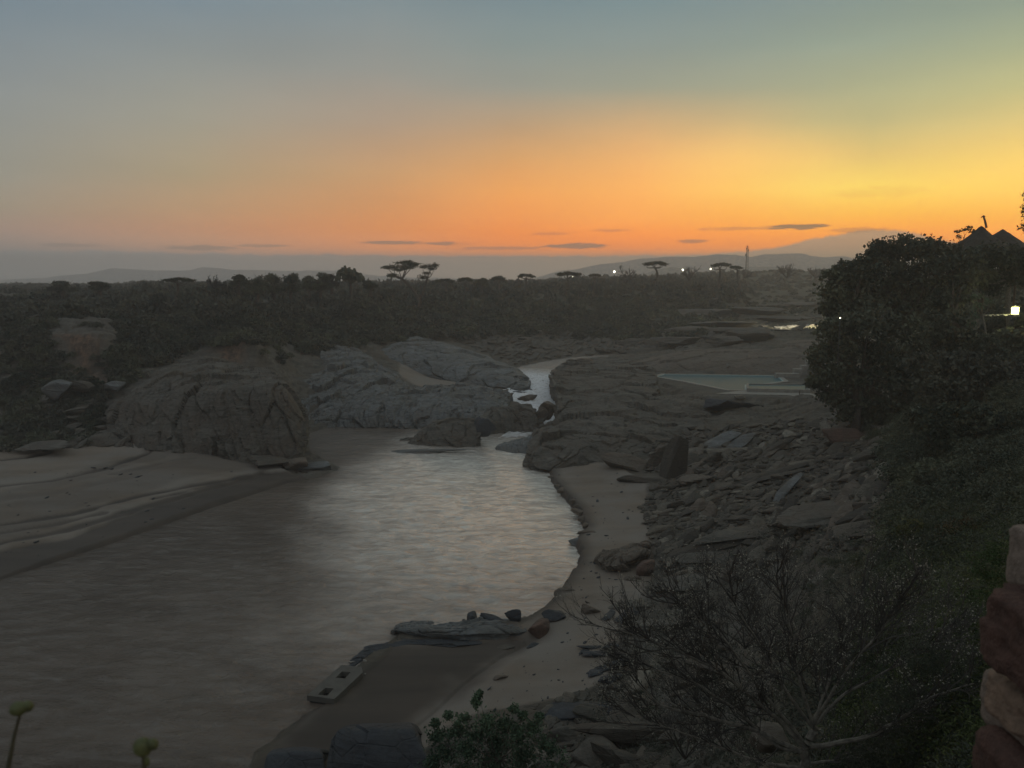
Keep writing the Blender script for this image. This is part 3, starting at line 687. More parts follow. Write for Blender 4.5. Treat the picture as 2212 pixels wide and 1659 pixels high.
outcrop('rock_slab', [
 [(648, 924, 115), (632, 897, 119), (622, 866, 125), (636, 832, 134), (652, 795, 148), (660, 768, 158)],
 [(690, 924, 115.5), (680, 897, 118.5), (665, 862, 125), (680, 822, 135), (705, 780, 148), (705, 757, 160)],
 [(735, 924, 115.5), (730, 896, 118), (712, 858, 125), (725, 815, 135), (750, 775, 149), (745, 752, 160)],
 [(790, 924, 115.5), (786, 893, 118), (780, 852, 125), (790, 815, 136), (806, 786, 148), (795, 772, 158)],
 [(838, 924, 115.5), (836, 893, 118), (832, 853, 125), (846, 824, 135), (858, 815, 140), (858, 812, 146)]],
 'wide blue-grey rock slab dipping into the brown water right of the headland', 'rock_blue', 5, .6, .22, dip=(.75, -.35, .8), s=1.2, fine=.3)
outcrop('rock_slab', [
 [(834, 924, 115.2), (834, 893, 117.5), (838, 850, 125), (852, 832, 133), (858, 824, 139)],
 [(880, 924, 115), (880, 892, 117.5), (882, 850, 125.5), (890, 838, 133), (893, 834, 138)],
 [(940, 925, 115), (940, 890, 117.5), (945, 848, 126), (950, 838, 133), (952, 834, 138)],
 [(1000, 927, 114.5), (1002, 893, 117), (1000, 848, 126), (1002, 838, 133), (1005, 834, 138)],
 [(1045, 938, 112.5), (1050, 905, 114.5), (1052, 868, 121), (1060, 848, 128), (1072, 842, 134)],
 [(1075, 940, 113), (1085, 900, 117), (1090, 872, 122), (1096, 856, 128), (1100, 848, 133)]],
 'long blue-grey slab with dark cracks between the river pool and the sand pocket', 'rock_blue', 6, .5, .22, dip=(.7, -.35, .8), s=1.0, fine=.28)
outcrop('rock_dome', [
 [(780, 775, 168), (785, 762, 172), (800, 752, 180), (820, 742, 190)],
 [(868, 800, 163), (868, 768, 168), (880, 742, 178), (895, 730, 192)],
 [(930, 812, 158), (928, 782, 162), (930, 750, 174), (940, 736, 188)],
 [(990, 826, 153), (988, 795, 158), (990, 768, 168), (1000, 752, 184)],
 [(1050, 832, 150), (1050, 806, 155), (1050, 785, 165), (1060, 772, 182)],
 [(1100, 838, 148), (1105, 820, 152), (1108, 802, 160), (1115, 793, 174)],
 [(1128, 838, 146), (1132, 829, 149), (1132, 819, 155), (1128, 811, 164)],
 [(1139, 836, 147), (1142, 830, 150), (1142, 824, 154), (1137, 817, 160)]],
 'smooth pale-topped rock dome behind the sand pocket, left of the rapids', 'rock_blue', 8, .5, .26, dip=(.5, -.4, .8), s=1.4)
outcrop('rock_block', [
 [(1042, 946, 110.5), (1042, 915, 111.5), (1050, 896, 113.6), (1062, 884, 118)],
 [(1075, 942, 111), (1074, 905, 112), (1078, 890, 113.6), (1088, 880, 118)],
 [(1098, 940, 111.5), (1100, 900, 112.5), (1098, 882, 114), (1104, 876, 118)],
 [(1112, 938, 111.5), (1113, 900, 113), (1122, 880, 114.5), (1126, 874, 118)],
 [(1150, 932, 112), (1150, 898, 113), (1140, 882, 114.8), (1144, 876, 118)],
 [(1164, 926, 113), (1165, 905, 114), (1154, 894, 115), (1155, 886, 117)]],
 'dark hollowed rock block in the middle of the narrows below the rapids', 'rock', 12, .45, .16, dip=(.9, .2, .3), s=1.2)
outcrop('river_rock', [
 [(842, 968, 104), (845, 962, 105), (852, 958, 106), (860, 957, 107)],
 [(880, 980, 102.5), (880, 962, 103.5), (890, 948, 105), (900, 944, 107)],
 [(930, 986, 101.5), (928, 952, 102.5), (930, 917, 104.5), (940, 913, 107)],
 [(985, 986, 101.5), (985, 946, 102.5), (985, 909, 104.5), (990, 905, 107)],
 [(1025, 980, 102), (1028, 942, 102.8), (1030, 912, 104.5), (1030, 908, 107)],
 [(1036, 972, 102.5), (1036, 945, 103.5), (1038, 930, 105), (1036, 925, 107)]],
 'low brown-grey rock island with a tilted horn rising from the river pool', 'rock', 14, .3, .1, dip=(.35, -.6, .9), s=.9, fine=.1)
rock(1037, 925, (.8, .9, 1.5), 'upright horn of rock standing on the right end of the river island', 'rock', 'rock_horn', 'rock_dark', 31, y=104, lift=.1, rot=(.1, .25, 0), level=4)
rock(893, 976, (3.4, .8, .35), 'thin pale ledge lying along the waterline at the left foot of the island', 'rock', 'rock_ledge', 'rock_blue', 33, z=.05, lift=.1, flat=.7, rot=(0, -.02, -.05), level=4)
outcrop('rock_slab', [
 [(1068, 972, -.1), (1072, 966, .2), (1076, 960, .1)],
 [(1105, 980, -.1), (1106, 964, .5), (1110, 951, .6)],
 [(1140, 982, -.1), (1142, 956, 1.1), (1146, 940, 1.2)],
 [(1160, 974, 0), (1162, 952, 1.2), (1162, 941, 1.2)]],
 'pale striped slab sloping into the water at the foot of the narrows', 'rock_blue', 15, .16, .08, 1, 'z', .6, (.8, -.1, .6))
outcrop('rock_bluff', [
 [(1136, 1004, 91), (1138, 982, 92.3), (1150, 952, 96), (1160, 935, 103), (1166, 925, 111)],
 [(1165, 1014, 88.7), (1165, 978, 90.3), (1176, 945, 95), (1188, 925, 103), (1194, 912, 112)],
 [(1205, 1018, 88), (1205, 978, 89.8), (1205, 940, 94.5), (1212, 915, 103), (1212, 890, 114)],
 [(1250, 1018, 88), (1252, 985, 89.3), (1250, 945, 93.5), (1245, 908, 104), (1232, 864, 122)],
 [(1310, 1014, 88.2), (1312, 985, 89.5), (1312, 948, 94), (1308, 903, 105), (1290, 855, 124)],
 [(1375, 1003, 89.2), (1380, 978, 91), (1385, 943, 95.5), (1395, 898, 107), (1375, 852, 126)],
 [(1440, 975, 93), (1445, 957, 95), (1450, 932, 99), (1460, 893, 110), (1440, 852, 127)],
 [(1500, 945, 98), (1505, 932, 100), (1520, 912, 104), (1530, 885, 113), (1510, 854, 127)]],
 'broad dark grey rock bluff rising from the river on the right bank', 'rock', 16, .6, .2, dip=(-.3, -.3, .9), s=1.4, fine=.22)
outcrop('rock_shelf', [
 [(1206, 905, 113), (1206, 875, 115.5), (1202, 830, 126), (1192, 809, 141), (1198, 798, 157), (1222, 783, 174), (1236, 779, 182)],
 [(1240, 895, 114), (1240, 855, 119.5), (1232, 816, 137), (1230, 800, 153), (1246, 786, 169), (1256, 779, 182), (1262, 777, 188)],
 [(1330, 885, 115), (1330, 848, 122), (1330, 813, 139), (1330, 796, 155), (1332, 785, 168), (1332, 778, 180), (1332, 775, 190)],
 [(1400, 880, 116), (1400, 852, 122.5), (1400, 821, 136), (1404, 806, 147), (1404, 794, 158), (1404, 783, 172), (1404, 778, 186)],
 [(1418, 880, 116), (1418, 860, 121), (1418, 834, 131), (1416, 822, 137), (1410, 800, 162), (1410, 790, 172), (1410, 784, 184)]],
 'flat striped rock shelf between the rapids and the swimming pool', 'rock', 17, .4, .2, dip=(-.12, -.2, 1), s=.9, fine=.1)
outcrop('rock_hump', [
 [(1330, 797, 166), (1350, 788, 169), (1370, 782, 174), (1380, 779, 182)],
 [(1395, 805, 158), (1400, 788, 163), (1408, 776, 172), (1418, 770, 184)],
 [(1450, 808, 155.5), (1452, 786, 159), (1458, 768, 168), (1470, 759, 182)],
 [(1540, 810, 154), (1540, 785, 158), (1545, 763, 167), (1552, 756, 182)],
 [(1640, 811, 153.5), (1640, 785, 158), (1640, 760, 167), (1650, 753, 182)],
 [(1700, 812, 153), (1705, 775, 160), (1710, 748, 170), (1720, 736, 186)],
 [(1790, 812, 152), (1790, 770, 162), (1790, 745, 172), (1790, 736, 186)]],
 'smooth brown rock hump rising behind the far edge of the swimming pool', 'rock_brown', 18, .3, .3, dip=(.2, -.3, 1), s=1.5)
outcrop('rock_ledge', [
 [(846, 1368, -.1), (850, 1364, .25), (856, 1360, .35), (860, 1352, -.1)],
 [(900, 1377, -.1), (902, 1368, .4), (905, 1358, .55), (908, 1346, -.1)],
 [(980, 1384, -.1), (982, 1372, .45), (985, 1358, .6), (986, 1346, -.1)],
 [(1050, 1384, -.1), (1050, 1368, .45), (1048, 1346, .6), (1044, 1330, -.1)],
 [(1110, 1380, .0), (1110, 1366, .4), (1108, 1350, .5), (1106, 1336, 0)],
 [(1146, 1374, .1), (1146, 1366, .25), (1146, 1358, .3), (1146, 1350, .1)]],
 'low dark ledge of broken rock reaching left into the water from the sand spit', 'rock_blue', 19, .16, .05, 1, 'z', .35, (.1, -.5, .9), fine=.06)
outcrop('rock_ledge', [
 [(735, 1470, -.2), (735, 1462, .02), (737, 1455, .04), (739, 1446, -.2)],
 [(800, 1428, -.2), (798, 1414, .1), (795, 1402, .12), (792, 1392, -.2)],
 [(880, 1400, -.2), (880, 1392, .14), (880, 1382, .16), (880, 1374, -.2)],
 [(980, 1402, -.2), (982, 1396, .18), (984, 1388, .2), (986, 1378, -.2)],
 [(1040, 1396, -.2), (1040, 1392, .12), (1040, 1386, .14), (1040, 1378, -.2)]],
 'thin wet shelf of rock just breaking the surface below the dark ledge', 'rock_dark', 20, .07, .05, 1, 'z', .3, (.1, -.5, .9), fine=.03)
outcrop('rock_boulder', [
 [(708, 1730, 1.4), (708, 1650, 2.5), (718, 1598, 3.2), (735, 1574, 3.45), (765, 1566, 2.8)],
 [(755, 1730, 1.4), (755, 1650, 2.7), (762, 1600, 3.4), (772, 1572, 3.6), (795, 1564, 3.0)],
 [(820, 1730, 1.5), (822, 1655, 2.8), (826, 1602, 3.5), (832, 1574, 3.7), (840, 1563, 3.0)],
 [(880, 1730, 1.5), (884, 1660, 2.8), (888, 1606, 3.5), (892, 1576, 3.7), (888, 1563, 3.0)],
 [(930, 1730, 1.6), (925, 1680, 2.6), (922, 1640, 3.2), (912, 1606, 3.3), (902, 1586, 2.8)]],
 'large smooth blue-black rock with a cracked flat top at the bottom edge', 'rock_dark', 22, .07, .06, 1, 'z', 1.6, (.8, -.2, .4), fine=.03)
outcrop('rock_boulder', [
 [(575, 1720, .1), (572, 1668, .6), (578, 1634, 1.0), (590, 1622, .8)],
 [(630, 1720, .3), (630, 1665, .9), (632, 1626, 1.35), (640, 1616, 1.0)],
 [(690, 1720, .5), (692, 1665, 1.0), (692, 1630, 1.4), (690, 1620, 1.0)],
 [(702, 1720, .4), (703, 1680, .8), (700, 1650, 1.0), (696, 1635, .8)]],
 'smaller blue-black rock left of the large cracked one at the bottom edge', 'rock_dark', 24, .06, .06, 1, 'z', 1.4, fine=.03)
outcrop('rock_outcrop', [
 [(1284, 1212, .7), (1286, 1208, 1.0), (1290, 1200, 1.0), (1296, 1192, .7)],
 [(1310, 1236, .7), (1312, 1222, 1.3), (1318, 1206, 1.5), (1322, 1190, 1.0)],
 [(1350, 1236, .7), (1352, 1215, 1.6), (1356, 1196, 1.9), (1358, 1180, 1.2)],
 [(1388, 1218, .8), (1390, 1200, 1.7), (1392, 1188, 2.0), (1394, 1176, 1.2)],
 [(1400, 1206, .9), (1402, 1200, 1.3), (1402, 1190, 1.4), (1400, 1180, 1.0)]],
 'layered brown rock mound half buried in the sand of the right bank', 'rock_brown', 25, .22, .06, 1, 'z', .5, (.5, -.4, .8))
# ---- single stones one can point to
R_ = rock
R_(1165, 1372, (.62, .55, .62), 'reddish brown angular boulder alone on the pale sand spit', 'boulder', mat='red_rock', seed=41, level=4)
R_(1199, 1338, (.7, .5, .38), 'blue-grey boulder on the sand just above the reddish one', 'boulder', mat='rock_dark', seed=42, level=4, rot=(0, .2, .3))
R_(1268, 1322, (.52, .42, .42), 'brown boulder with a small dark bird perched above it on the sand', 'boulder', mat='rock_brown', seed=43, level=4)
R_(1113, 1340, (.5, .45, .55), 'rounded dark boulder at the tip of the low ledge near the sand', 'boulder', mat='rock_dark', seed=44, level=4)
R_(1020, 1346, (.45, .4, .45), 'dark boulder standing in the water left of the ledge tip', 'boulder', mat='rock_dark', seed=45, z=.1, level=4)
R_(1044, 1343, (.28, .25, .22), 'small dark stone in the water touching the boulder left of the ledge tip', 'stone', 'stone', 'rock_dark', 46, z=.1)
R_(1060, 1335, (1.0, .35, .25), 'flat pointed dark slab lying on the back of the low ledge', 'rock', 'rock_slab', 'rock_dark', 47, z=.4, flat=.6, rot=(0, .15, -.3))
R_(1150, 1398, (.5, .22, .14), 'thin dark stone lying on the sand below the reddish boulder', 'stone', 'stone', 'rock_dark', 48, rot=(0, 0, .6))
R_(1094, 1398, (.6, .3, .1), 'low flat stone half sunk in wet sand left of the reddish boulder', 'stone', 'stone', 'rock', 49)
R_(1081, 1466, (.45, .2, .12), 'thin stone on open sand above the green bush', 'stone', 'stone', 'rock_brown', 50, rot=(0, 0, .3))
R_(1395, 1238, (.8, .7, 1.0), 'dark upright boulder at the right edge of the sand beside the layered mound', 'boulder', mat='red_rock', seed=51, level=4, lift=.2)
R_(1366, 1252, (.7, .4, .25), 'low brown stone at the foot of the dark upright boulder', 'stone', 'stone', 'rock_brown', 52)
R_(1350, 1008, (2.2, 1.6, 1.3), 'big square-cornered boulder on the sand below the bluff', 'boulder', mat='rock_brown', seed=53, level=4, rot=(.1, .2, .3), npl=8)
R_(1392, 1040, (3.3, .9, .55), 'long pale block lying flat at the upper edge of the sand', 'rock', 'rock_block', 'rubble', 54, level=4, flat=.8, rot=(0, .05, .05), npl=6)
R_(1452, 1030, (1.5, .55, 4.2), 'tall pointed slab leaning upright at the left of the boulder field', 'rock', 'standing_slab', 'rubble', 55, y=None, level=4, lift=.1, rot=(-.35, .28, .1), npl=8)
R_(1424, 1005, (.9, .5, 2.6), 'narrow tilted slab behind the left side of the tall pointed one', 'rock', 'tilted_slab', 'rubble', 56, level=4, lift=.1, rot=(-.3, .7, .1), npl=8)
R_(1492, 1048, (1.4, 1.1, 1.1), 'dark rounded boulder at the right foot of the tall pointed slab', 'boulder', mat='rock_brown', seed=57, level=4)
R_(1556, 962, (3.4, 1.5, .35), 'pale flat slab tilted up on the top of the boulder field', 'rock', 'tilted_slab', 'rock_blue', 58, level=4, lift=1.2, rot=(.25, -.3, .45), flat=.6)
R_(1600, 965, (3.0, .8, .3), 'second pale tilted slab just right of the widest one', 'rock', 'tilted_slab', 'rock_blue', 59, level=4, lift=1.2, rot=(.25, -.35, .6), flat=.6)
R_(1478, 968, (.9, .6, .3), 'small bluish white slab catching light behind the tall pointed slab', 'stone', 'stone', 'rock_blue', 60, lift=1.2, flat=.6)
R_(1540, 1005, (1.0, .9, 1.1), 'pale-capped round boulder in the middle of the boulder field', 'boulder', mat='rubble', seed=61, level=4)
R_(1830, 960, (2.6, 1.6, 1.3), 'dark red-brown boulder under the slope at the right of the boulder field', 'boulder', mat='red_rock', seed=62, level=4)
R_(1700, 1066, (2.6, .5, .4), 'narrow pale splinter of rock pointing up to the right', 'rock', 'rock_splinter', 'rock_blue', 63, level=4, lift=1.2, rot=(0, -.5, .6), flat=.6)
R_(1560, 878, (3.6, 1.5, 1.2), 'long dark overhanging boulder below the swimming pool terrace', 'boulder', mat='rock_dark', seed=64, y=113, level=4, lift=.2, npl=9)
R_(1600, 860, (1.1, .6, .5), 'small pale triangular stone behind the long overhanging boulder', 'stone', 'stone', 'rubble', 65, y=121, lift=.2)
R_(690, 1012, (1.9, 1.3, .75), 'grey lumpy boulder at the water edge right of the headland', 'boulder', mat='rock_blue', seed=66, z=.1, level=4)
R_(640, 1010, (1.8, 1.2, .9), 'brown lumpy boulder between the headland foot and the water-edge boulder', 'boulder', mat='rock_brown', seed=67, z=.3, level=4)
R_(578, 1000, (1.7, 1.2, 1.1), 'rounded boulder against the right foot of the headland on the beach', 'boulder', mat='rock', seed=68, z=.5, level=4)
R_(230, 955, (2.6, 1.6, 1.2), 'flat-topped grey boulder at the back of the left beach', 'boulder', mat='rock', seed=69, z=2.2, level=4, lift=.1, rot=(0, .15, 0))
R_(120, 850, (1.6, 1.3, 1.5), 'pale round boulder in the dark scrub below the eroded earth bank', 'boulder', mat='rock_blue', seed=70, y=101, level=4)
R_(245, 838, (1.3, 1.1, .8), 'small pale block left of the top of the headland', 'boulder', mat='rock_blue', seed=71, y=104, level=4)
R_(95, 965, (2.2, 1.2, .7), 'low grey rock at the scrub edge on the left beach', 'boulder', mat='rock', seed=72, z=2.3, level=4)
R_(180, 838, (1.2, .9, .9), 'grey stone among scrub between the earth bank and headland', 'boulder', mat='rock', seed=73, y=103)
R_(1183, 885, (1.1, 1.0, 1.6), 'rounded dark boulder plugging the chute under the rapids', 'boulder', mat='rock_brown', seed=74, y=115.5, level=4, lift=0)
R_(1172, 893, (.9, .8, 1.2), 'dark boulder on the left lip of the lower chute', 'boulder', mat='rock_brown', seed=75, y=114.5, level=4, lift=0)
R_(1205, 892, (.8, .8, 1.0), 'dark knob of rock on the right lip of the lower chute', 'boulder', mat='rock_brown', seed=76, y=115, level=4, lift=0)
R_(1140, 862, (1.1, .7, .6), 'square brown block at the lower left corner of the rapids', 'boulder', mat='rock_brown', seed=77, z=1.5, level=4, npl=8)
R_(1140, 843, (1.0, .5, .3), 'small dark rock breaking the white water of the rapids', 'stone', 'stone', 'rock_dark', 78, z=1.4)
R_(1122, 848, (1.1, .4, .25), 'flat dark stone at the left margin of the white water', 'stone', 'stone', 'rock_dark', 79, z=1.4)
R_(1258, 779, (2.2, 1.4, .6), 'low dark block on the far left corner of the flat shelf', 'boulder', mat='rock_brown', seed=80, y=178, level=4)
for k, (u, v, sz, y, sd) in enumerate([(1612, 724, (7, 4, 2.4), 205, 81), (1690, 738, (5, 3, 1.0), 205, 82), (1565, 735, (6, 3, 1.6), 200, 83), (1490, 716, (9, 4, 1.8), 235, 84), (1460, 735, (7, 3, 1.3), 215, 85),
                                    (1520, 680, (11, 5, 2.6), 285, 86), (1640, 672, (14, 6, 2.0), 300, 87), (1700, 690, (12, 5, 1.6), 262, 88), (1720, 660, (12, 5, 1.5), 330, 89), (1410, 742, (6, 3, 1.8), 222, 90), (1580, 700, (10, 4, 1.2), 245, 91)]):
    lb = ['bulging grey rock dome behind the greenish hollow left of the floodlit ledge', 'low smooth rock shoulder right of the bulging dome', 'low rounded rock at the left of the greenish hollow', 'long layered rock terrace on the far side of the gorge', 'low layered rock between the far terrace and upstream water',
          'broad rock ledge below the dark bush edge of the far bank', 'wide pale ledge crossing the upper gorge', 'low ledge directly behind the floodlit rock', 'farthest rock ledge in the upper gorge', 'rounded pale rock by the upstream water', 'thin rock bench beneath the bush edge'][k]
    R_(u, v, sz, lb, 'rock', 'rock_ledge' if k > 1 else 'rock_dome', 'rock', sd, y=y, lift=0, level=5, flat=.75, rough=.09)
# floodlit ledge with still water
pl = Acc()
a = on(1668, 712, 7.9); b2 = on(1760, 706, 7.9)

# ---- boulder field: the largest as stones of their own, the rest as rubble
protos = []
for k in range(12):
    p, f = rockgeo(200+k, 3, [.45, .6, .8, 1.0][k % 4], npl=9+k % 5, sharp=18)
    protos.append((p, f))
field = [(1395, 965), (1480, 930), (1600, 925), (1720, 905), (1870, 905), (1960, 960), (1975, 1060), (1930, 1180), (1760, 1200), (1600, 1235), (1440, 1245), (1408, 1170), (1385, 1100), (1410, 1050)]
def inpoly(u, v, poly):
    c_ = False; n = len(poly)
    for i in range(n):
        (ax, ay), (bx, by) = poly[i], poly[(i+1) % n]
        if (ay > v) != (by > v) and u < (bx-ax)*(v-ay)/(by-ay)+ax: c_ = not c_
    return c_
def scatter(poly, n, seed):
    r = random.Random(seed); us = [p[0] for p in poly]; vs = [p[1] for p in poly]; out = []
    while len(out) < n:
        u, v = r.uniform(min(us), max(us)), r.uniform(min(vs), max(vs))
        if inpoly(u, v, poly):
            h = hit(u, v, 7)
            if h is not None: out.append((h, u, v))
    return out
pm = [mesh('loose_stone', p, f, M['rubble']) for p, f in protos]
pmb = [mesh('loose_stone', p, f, M['rock_brown']) for p, f in protos[:4]]
r = random.Random(5)
cells = [('angular grey stone jumbled in the boulder field on the right bank', 'stones of the boulder field'),
         ('brown weathered stone jumbled in the boulder field on the right bank', 'brown stones of the boulder field')]
def put(mesh_, loc, size, rot, label, cat, group, name='loose_stone'):
    o = bpy.data.objects.new(name, mesh_); C.objects.link(o); o.location = [float(c) for c in loc]; o.scale = size; o.rotation_euler = rot
    return tag(o, label, cat, group)
for k, (h, u, v) in enumerate(scatter(field, 225, 3)):
    if k == 169: continue
    s = r.uniform(.26, .8)*(1.4 if r.random() < .2 else 1)*(1.0 if h[1] < 75 else 1.25)
    br = r.random() < .25
    slab = r.random() < .5
    sz = (s*r.uniform(1.1, 2.0), s*r.uniform(.6, .9), s*(r.uniform(.22, .4) if slab else r.uniform(.5, .8)))
    put((pmb if br else pm)[r.randrange(4 if br else 12)], h+np.array([0, 0, sz[2]*.3]), sz, (r.uniform(-.3, .3), r.uniform(-.55, .05), r.uniform(.2, 1.0)), cells[br][0], 'stone', cells[br][1])
def rubble(name, polys, n, smin, smax, seed, label, mat='rubble', cat='rubble'):
    ac_ = Acc(); r_ = random.Random(seed)
    small = [rockgeo(300+k, 2, .6) for k in range(8)]
    for poly, frac in polys:
        for h, u, v in scatter(poly, int(n*frac), seed):
            s = smin*(smax/smin)**(r_.random()**2)*min(1.7, max(.5, h[1]/60))
            p, f = small[r_.randrange(8)]
            R = np.array(Euler((r_.uniform(-.3, .3), r_.uniform(-.6, .2), r_.uniform(0, 1.4))).to_matrix())
            ac_.add((p*np.array([s*1.6, s*.9, s*r_.uniform(.35, .8)]))@R.T+h+np.array([0, 0, s*.15]), f)
            seed += 0
    o = link(name, ac_.mesh(name, M[mat])); return tag(o, label, cat, kind='stuff')
rubble('rubble', [(field, 1)], 5600, .07, .42, 21, 'small broken stones filling the boulder field on the right bank')
rubble('river_gravel', [([(900, 725), (1000, 700), (1150, 705), (1280, 730), (1390, 745), (1360, 762), (1200, 772), (1120, 790), (1010, 745)], .4), ([(1400, 735), (1560, 640), (1770, 640), (1770, 720), (1560, 740), (1440, 765)], .35),
                 ([(60, 880), (230, 850), (280, 960), (120, 970), (20, 960)], .1), ([(1500, 1560), (1500, 1659), (1100, 1700), (1000, 1620), (1150, 1530), (1330, 1480)], .15)], 1700, .18, .7, 22, 'scattered stones on the rocky river margins', 'rock')
rubble('sand_pebbles', [([(1200, 1020), (1330, 1015), (1390, 1110), (1395, 1240), (1330, 1400), (1290, 1490), (1000, 1560), (900, 1620), (1150, 1400), (1240, 1290), (1260, 1180)], .6), ([(0, 1000), (500, 1010), (560, 1040), (300, 1140), (0, 1240)], .4)], 260, .03, .16, 23, 'small pebbles strewn over the sand', 'rock_dark', 'pebbles')
# foreground stones under the shrubs at the bottom
r = random.Random(8)
fg = [(1150, 1520), (1300, 1490), (1330, 1400), (1420, 1240), (1600, 1220), (1560, 1400), (1640, 1659), (1250, 1700), (1100, 1640)]
for k, (h, u, v) in enumerate(scatter(fg, 60, 9)):
    s = r.uniform(.25, .8)
    put(pm[r.randrange(12)], h+np.array([0, 0, s*.1]), (s*r.uniform(1, 1.8), s*.8, s*r.uniform(.3, .7)), (r.uniform(-.3, .3), r.uniform(-.3, .3), r.uniform(0, 3)), 'dark grey stone on the slope behind the bare thorn shrub', 'stone', 'stones under the bare thorn shrub')
for k, (u, v, sx, sy, sz) in enumerate([(1285, 1555, 1.0, .7, .6), (1345, 1600, .9, .8, .6), (1235, 1600, .8, .6, .5), (1420, 1590, 1.3, .8, .5), (1300, 1640, 1.2, .9, .6), (1500, 1480, 1.1, .8, .8), (1545, 1400, .7, .6, .7)]):
    lb = ['tilted grey slab between the green bush and bare shrub', 'lighter split stone below the tilted slab', 'dark stone right beside the green bush', 'broad pale slab under the left branches of the bare shrub', 'lowest stone at the bottom edge right of the green bush', 'pale rounded stone seen through the middle of the bare shrub', 'small white-faced stone high behind the bare shrub'][k]
    R_(u, v, (sx, sy, sz), lb, 'stone', 'stone', 'rubble' if k in (1, 3, 5, 6) else 'rock', 400+k, level=4)
# flat ledges crossing the slope
for k, (u, v, sx, rz) in enumerate([(1500, 1262, 3.6, .1), (1640, 1150, 4.2, .25), (1800, 1110, 4.5, .2), (1335, 1440, .8, .3), (1560, 1205, 4.0, .2), (1380, 1310, 2.4, .1), (1240, 1545, 2.2, .1), (1430, 1350, 2.0, .1)]):
    lb = ['pale horizontal rock ledge crossing behind the top of the bare shrub', 'striped rock ledge at the lower end of the boulder field', 'long bluish ledge on the slope under the right-hand boulders', 'short dark ledge poking from the sand under the left twigs of the bare shrub', 'light veined ledge between boulder field and bare shrub',
          'flat rock ledge at the sand edge under the dark upright boulder', 'blackish ledge at the end of the sand above the bottom stones', 'low ledge half hidden in the left twigs of the bare shrub'][k]
    R_(u, v, (sx, sx*.45, .35), lb, 'rock', 'rock_ledge', ['rock', 'rock', 'rock', 'rock_dark', 'rock', 'rock', 'rock_dark', 'rock'][k], 420+k, level=5, flat=.7, rot=(0, -.08, rz), rough=.12, lift=.1)

for k, (u, v, s_) in enumerate([(1278, 1402, .4), (1300, 1415, .55), (1322, 1398, .45), (1290, 1455, .5), (1318, 1470, .6), (1262, 1408, .3), (1345, 1338, .6), (1318, 1330, .5), (1360, 1322, .7)]):
    R_(u, v, (s_*1.7, s_*.6, s_*.3), 'thin dark layered stone in the sand at the left edge of the bare thorn shrub', 'stone', 'layered_stone', 'rock_dark', 440+k, level=4, flat=.6, rot=(0, .1, .1+.15*k), rough=.12, group='layered stones in the sand')
# ---- lumps of the undercut sand bank
r = random.Random(4)
lump = [(1195, 1030), (1205, 1048), (1218, 1060), (1232, 1068), (1240, 1082), (1250, 1092), (1256, 1106), (1262, 1120), (1266, 1134), (1268, 1150), (1275, 1160), (1288, 1160)]
for k, (u, v) in enumerate(lump):
    s = r.uniform(.18, .5)
    u += r.uniform(-5, 5); p = on(u, v, r.uniform(.3, .6))
    put(pmb[k % 4], p, (s*1.5, s, s*.7), (0, 0, r.uniform(0, 3)), 'dark clod on the crumbling edge of the sand bank', 'clod', 'clods along the undercut sand bank', 'earth_clod')
R_(1216, 1285, (.5, .35, .4), 'dark undercut lump where the sand bank meets the water', 'rock', 'rock_lump', 'rock_brown', 95, z=.3)
R_(1206, 1305, (.5, .5, .5), 'brown block slumped at the foot of the sand bank', 'rock', 'rock_lump', 'rock_brown', 96, z=.15)
R_(1258, 1172, (1.5, .6, .45), 'dark rock tongue jutting from the sand into the river', 'rock', 'rock_ledge', 'rock_blue', 97, z=.1, level=4, rot=(0, 0, .4))

# ================================================================== BUILT THINGS
import bmesh
def plate(name, outer, holes, z0, z1, mat, parent=None, tilt=None):
    bm = bmesh.new(); loops = []
    for lp in [outer]+list(holes):
        vs = [bm.verts.new((p[0], p[1], z1)) for p in lp]; loops.append(vs)
        for i in range(len(vs)): bm.edges.new((vs[i], vs[(i+1) % len(vs)]))
    bmesh.ops.triangle_fill(bm, use_beauty=True, use_dissolve=False, edges=bm.edges[:])
    bmesh.ops.recalc_face_normals(bm, faces=bm.faces[:])
    top = bm.faces[:]
    r_ = bmesh.ops.extrude_face_region(bm, geom=top)
    for g in r_['geom']:
        if isinstance(g, bmesh.types.BMVert): g.co.z = z0
    bmesh.ops.recalc_face_normals(bm, faces=bm.faces[:])
    me = bpy.data.meshes.new(name); bm.to_mesh(me); bm.free(); me.materials.append(mat)
    return link(name, me, parent)
def offs(poly, d):
    c_ = np.mean(poly, 0); out = []; n = len(poly)
    ar = sum(poly[i][0]*poly[(i+1) % n][1]-poly[(i+1) % n][0]*poly[i][1] for i in range(n)); sg = 1 if ar > 0 else -1
    for i in range(n):
        p0, p1, p2 = [np.array(poly[(i+k) % n]) for k in (-1, 0, 1)]
        a, b_ = p1-p0, p2-p1; na = np.array([a[1], -a[0]])/np.linalg.norm(a); nb = np.array([b_[1], -b_[0]])/np.linalg.norm(b_)
        m_ = (na+nb)*sg; m_ /= max(.4, np.dot(m_, m_)**.5); out.append(tuple(p1+m_*d*1.15))
    return out
M['tile'] = plain('pool_tile', (.3, .42, .42), .5, 3, .15)
M['coping'] = plain('coping_stone', (.27, .26, .23), .8, 1.3, .2)
m, nt, b = newmat('pool_water'); N = NT(nt)
b.inputs['Specular IOR Level'].default_value = .06; b.inputs['Base Color'].default_value = (.075, .15, .17, 1); b.inputs['Roughness'].default_value = .3; b.inputs['IOR'].default_value = 1.2
N.l(N.bump(N.noise(N.pos((1, 1, 1)), 1.6, 3), .08, .05), b.inputs['Normal']); M['poolwater'] = m
pe = empty('swimming_pool', tuple(on(1560, 826, 4.0)), 'long turquoise swimming pool sunk in the rock shelf left of the big trees', 'swimming pool')
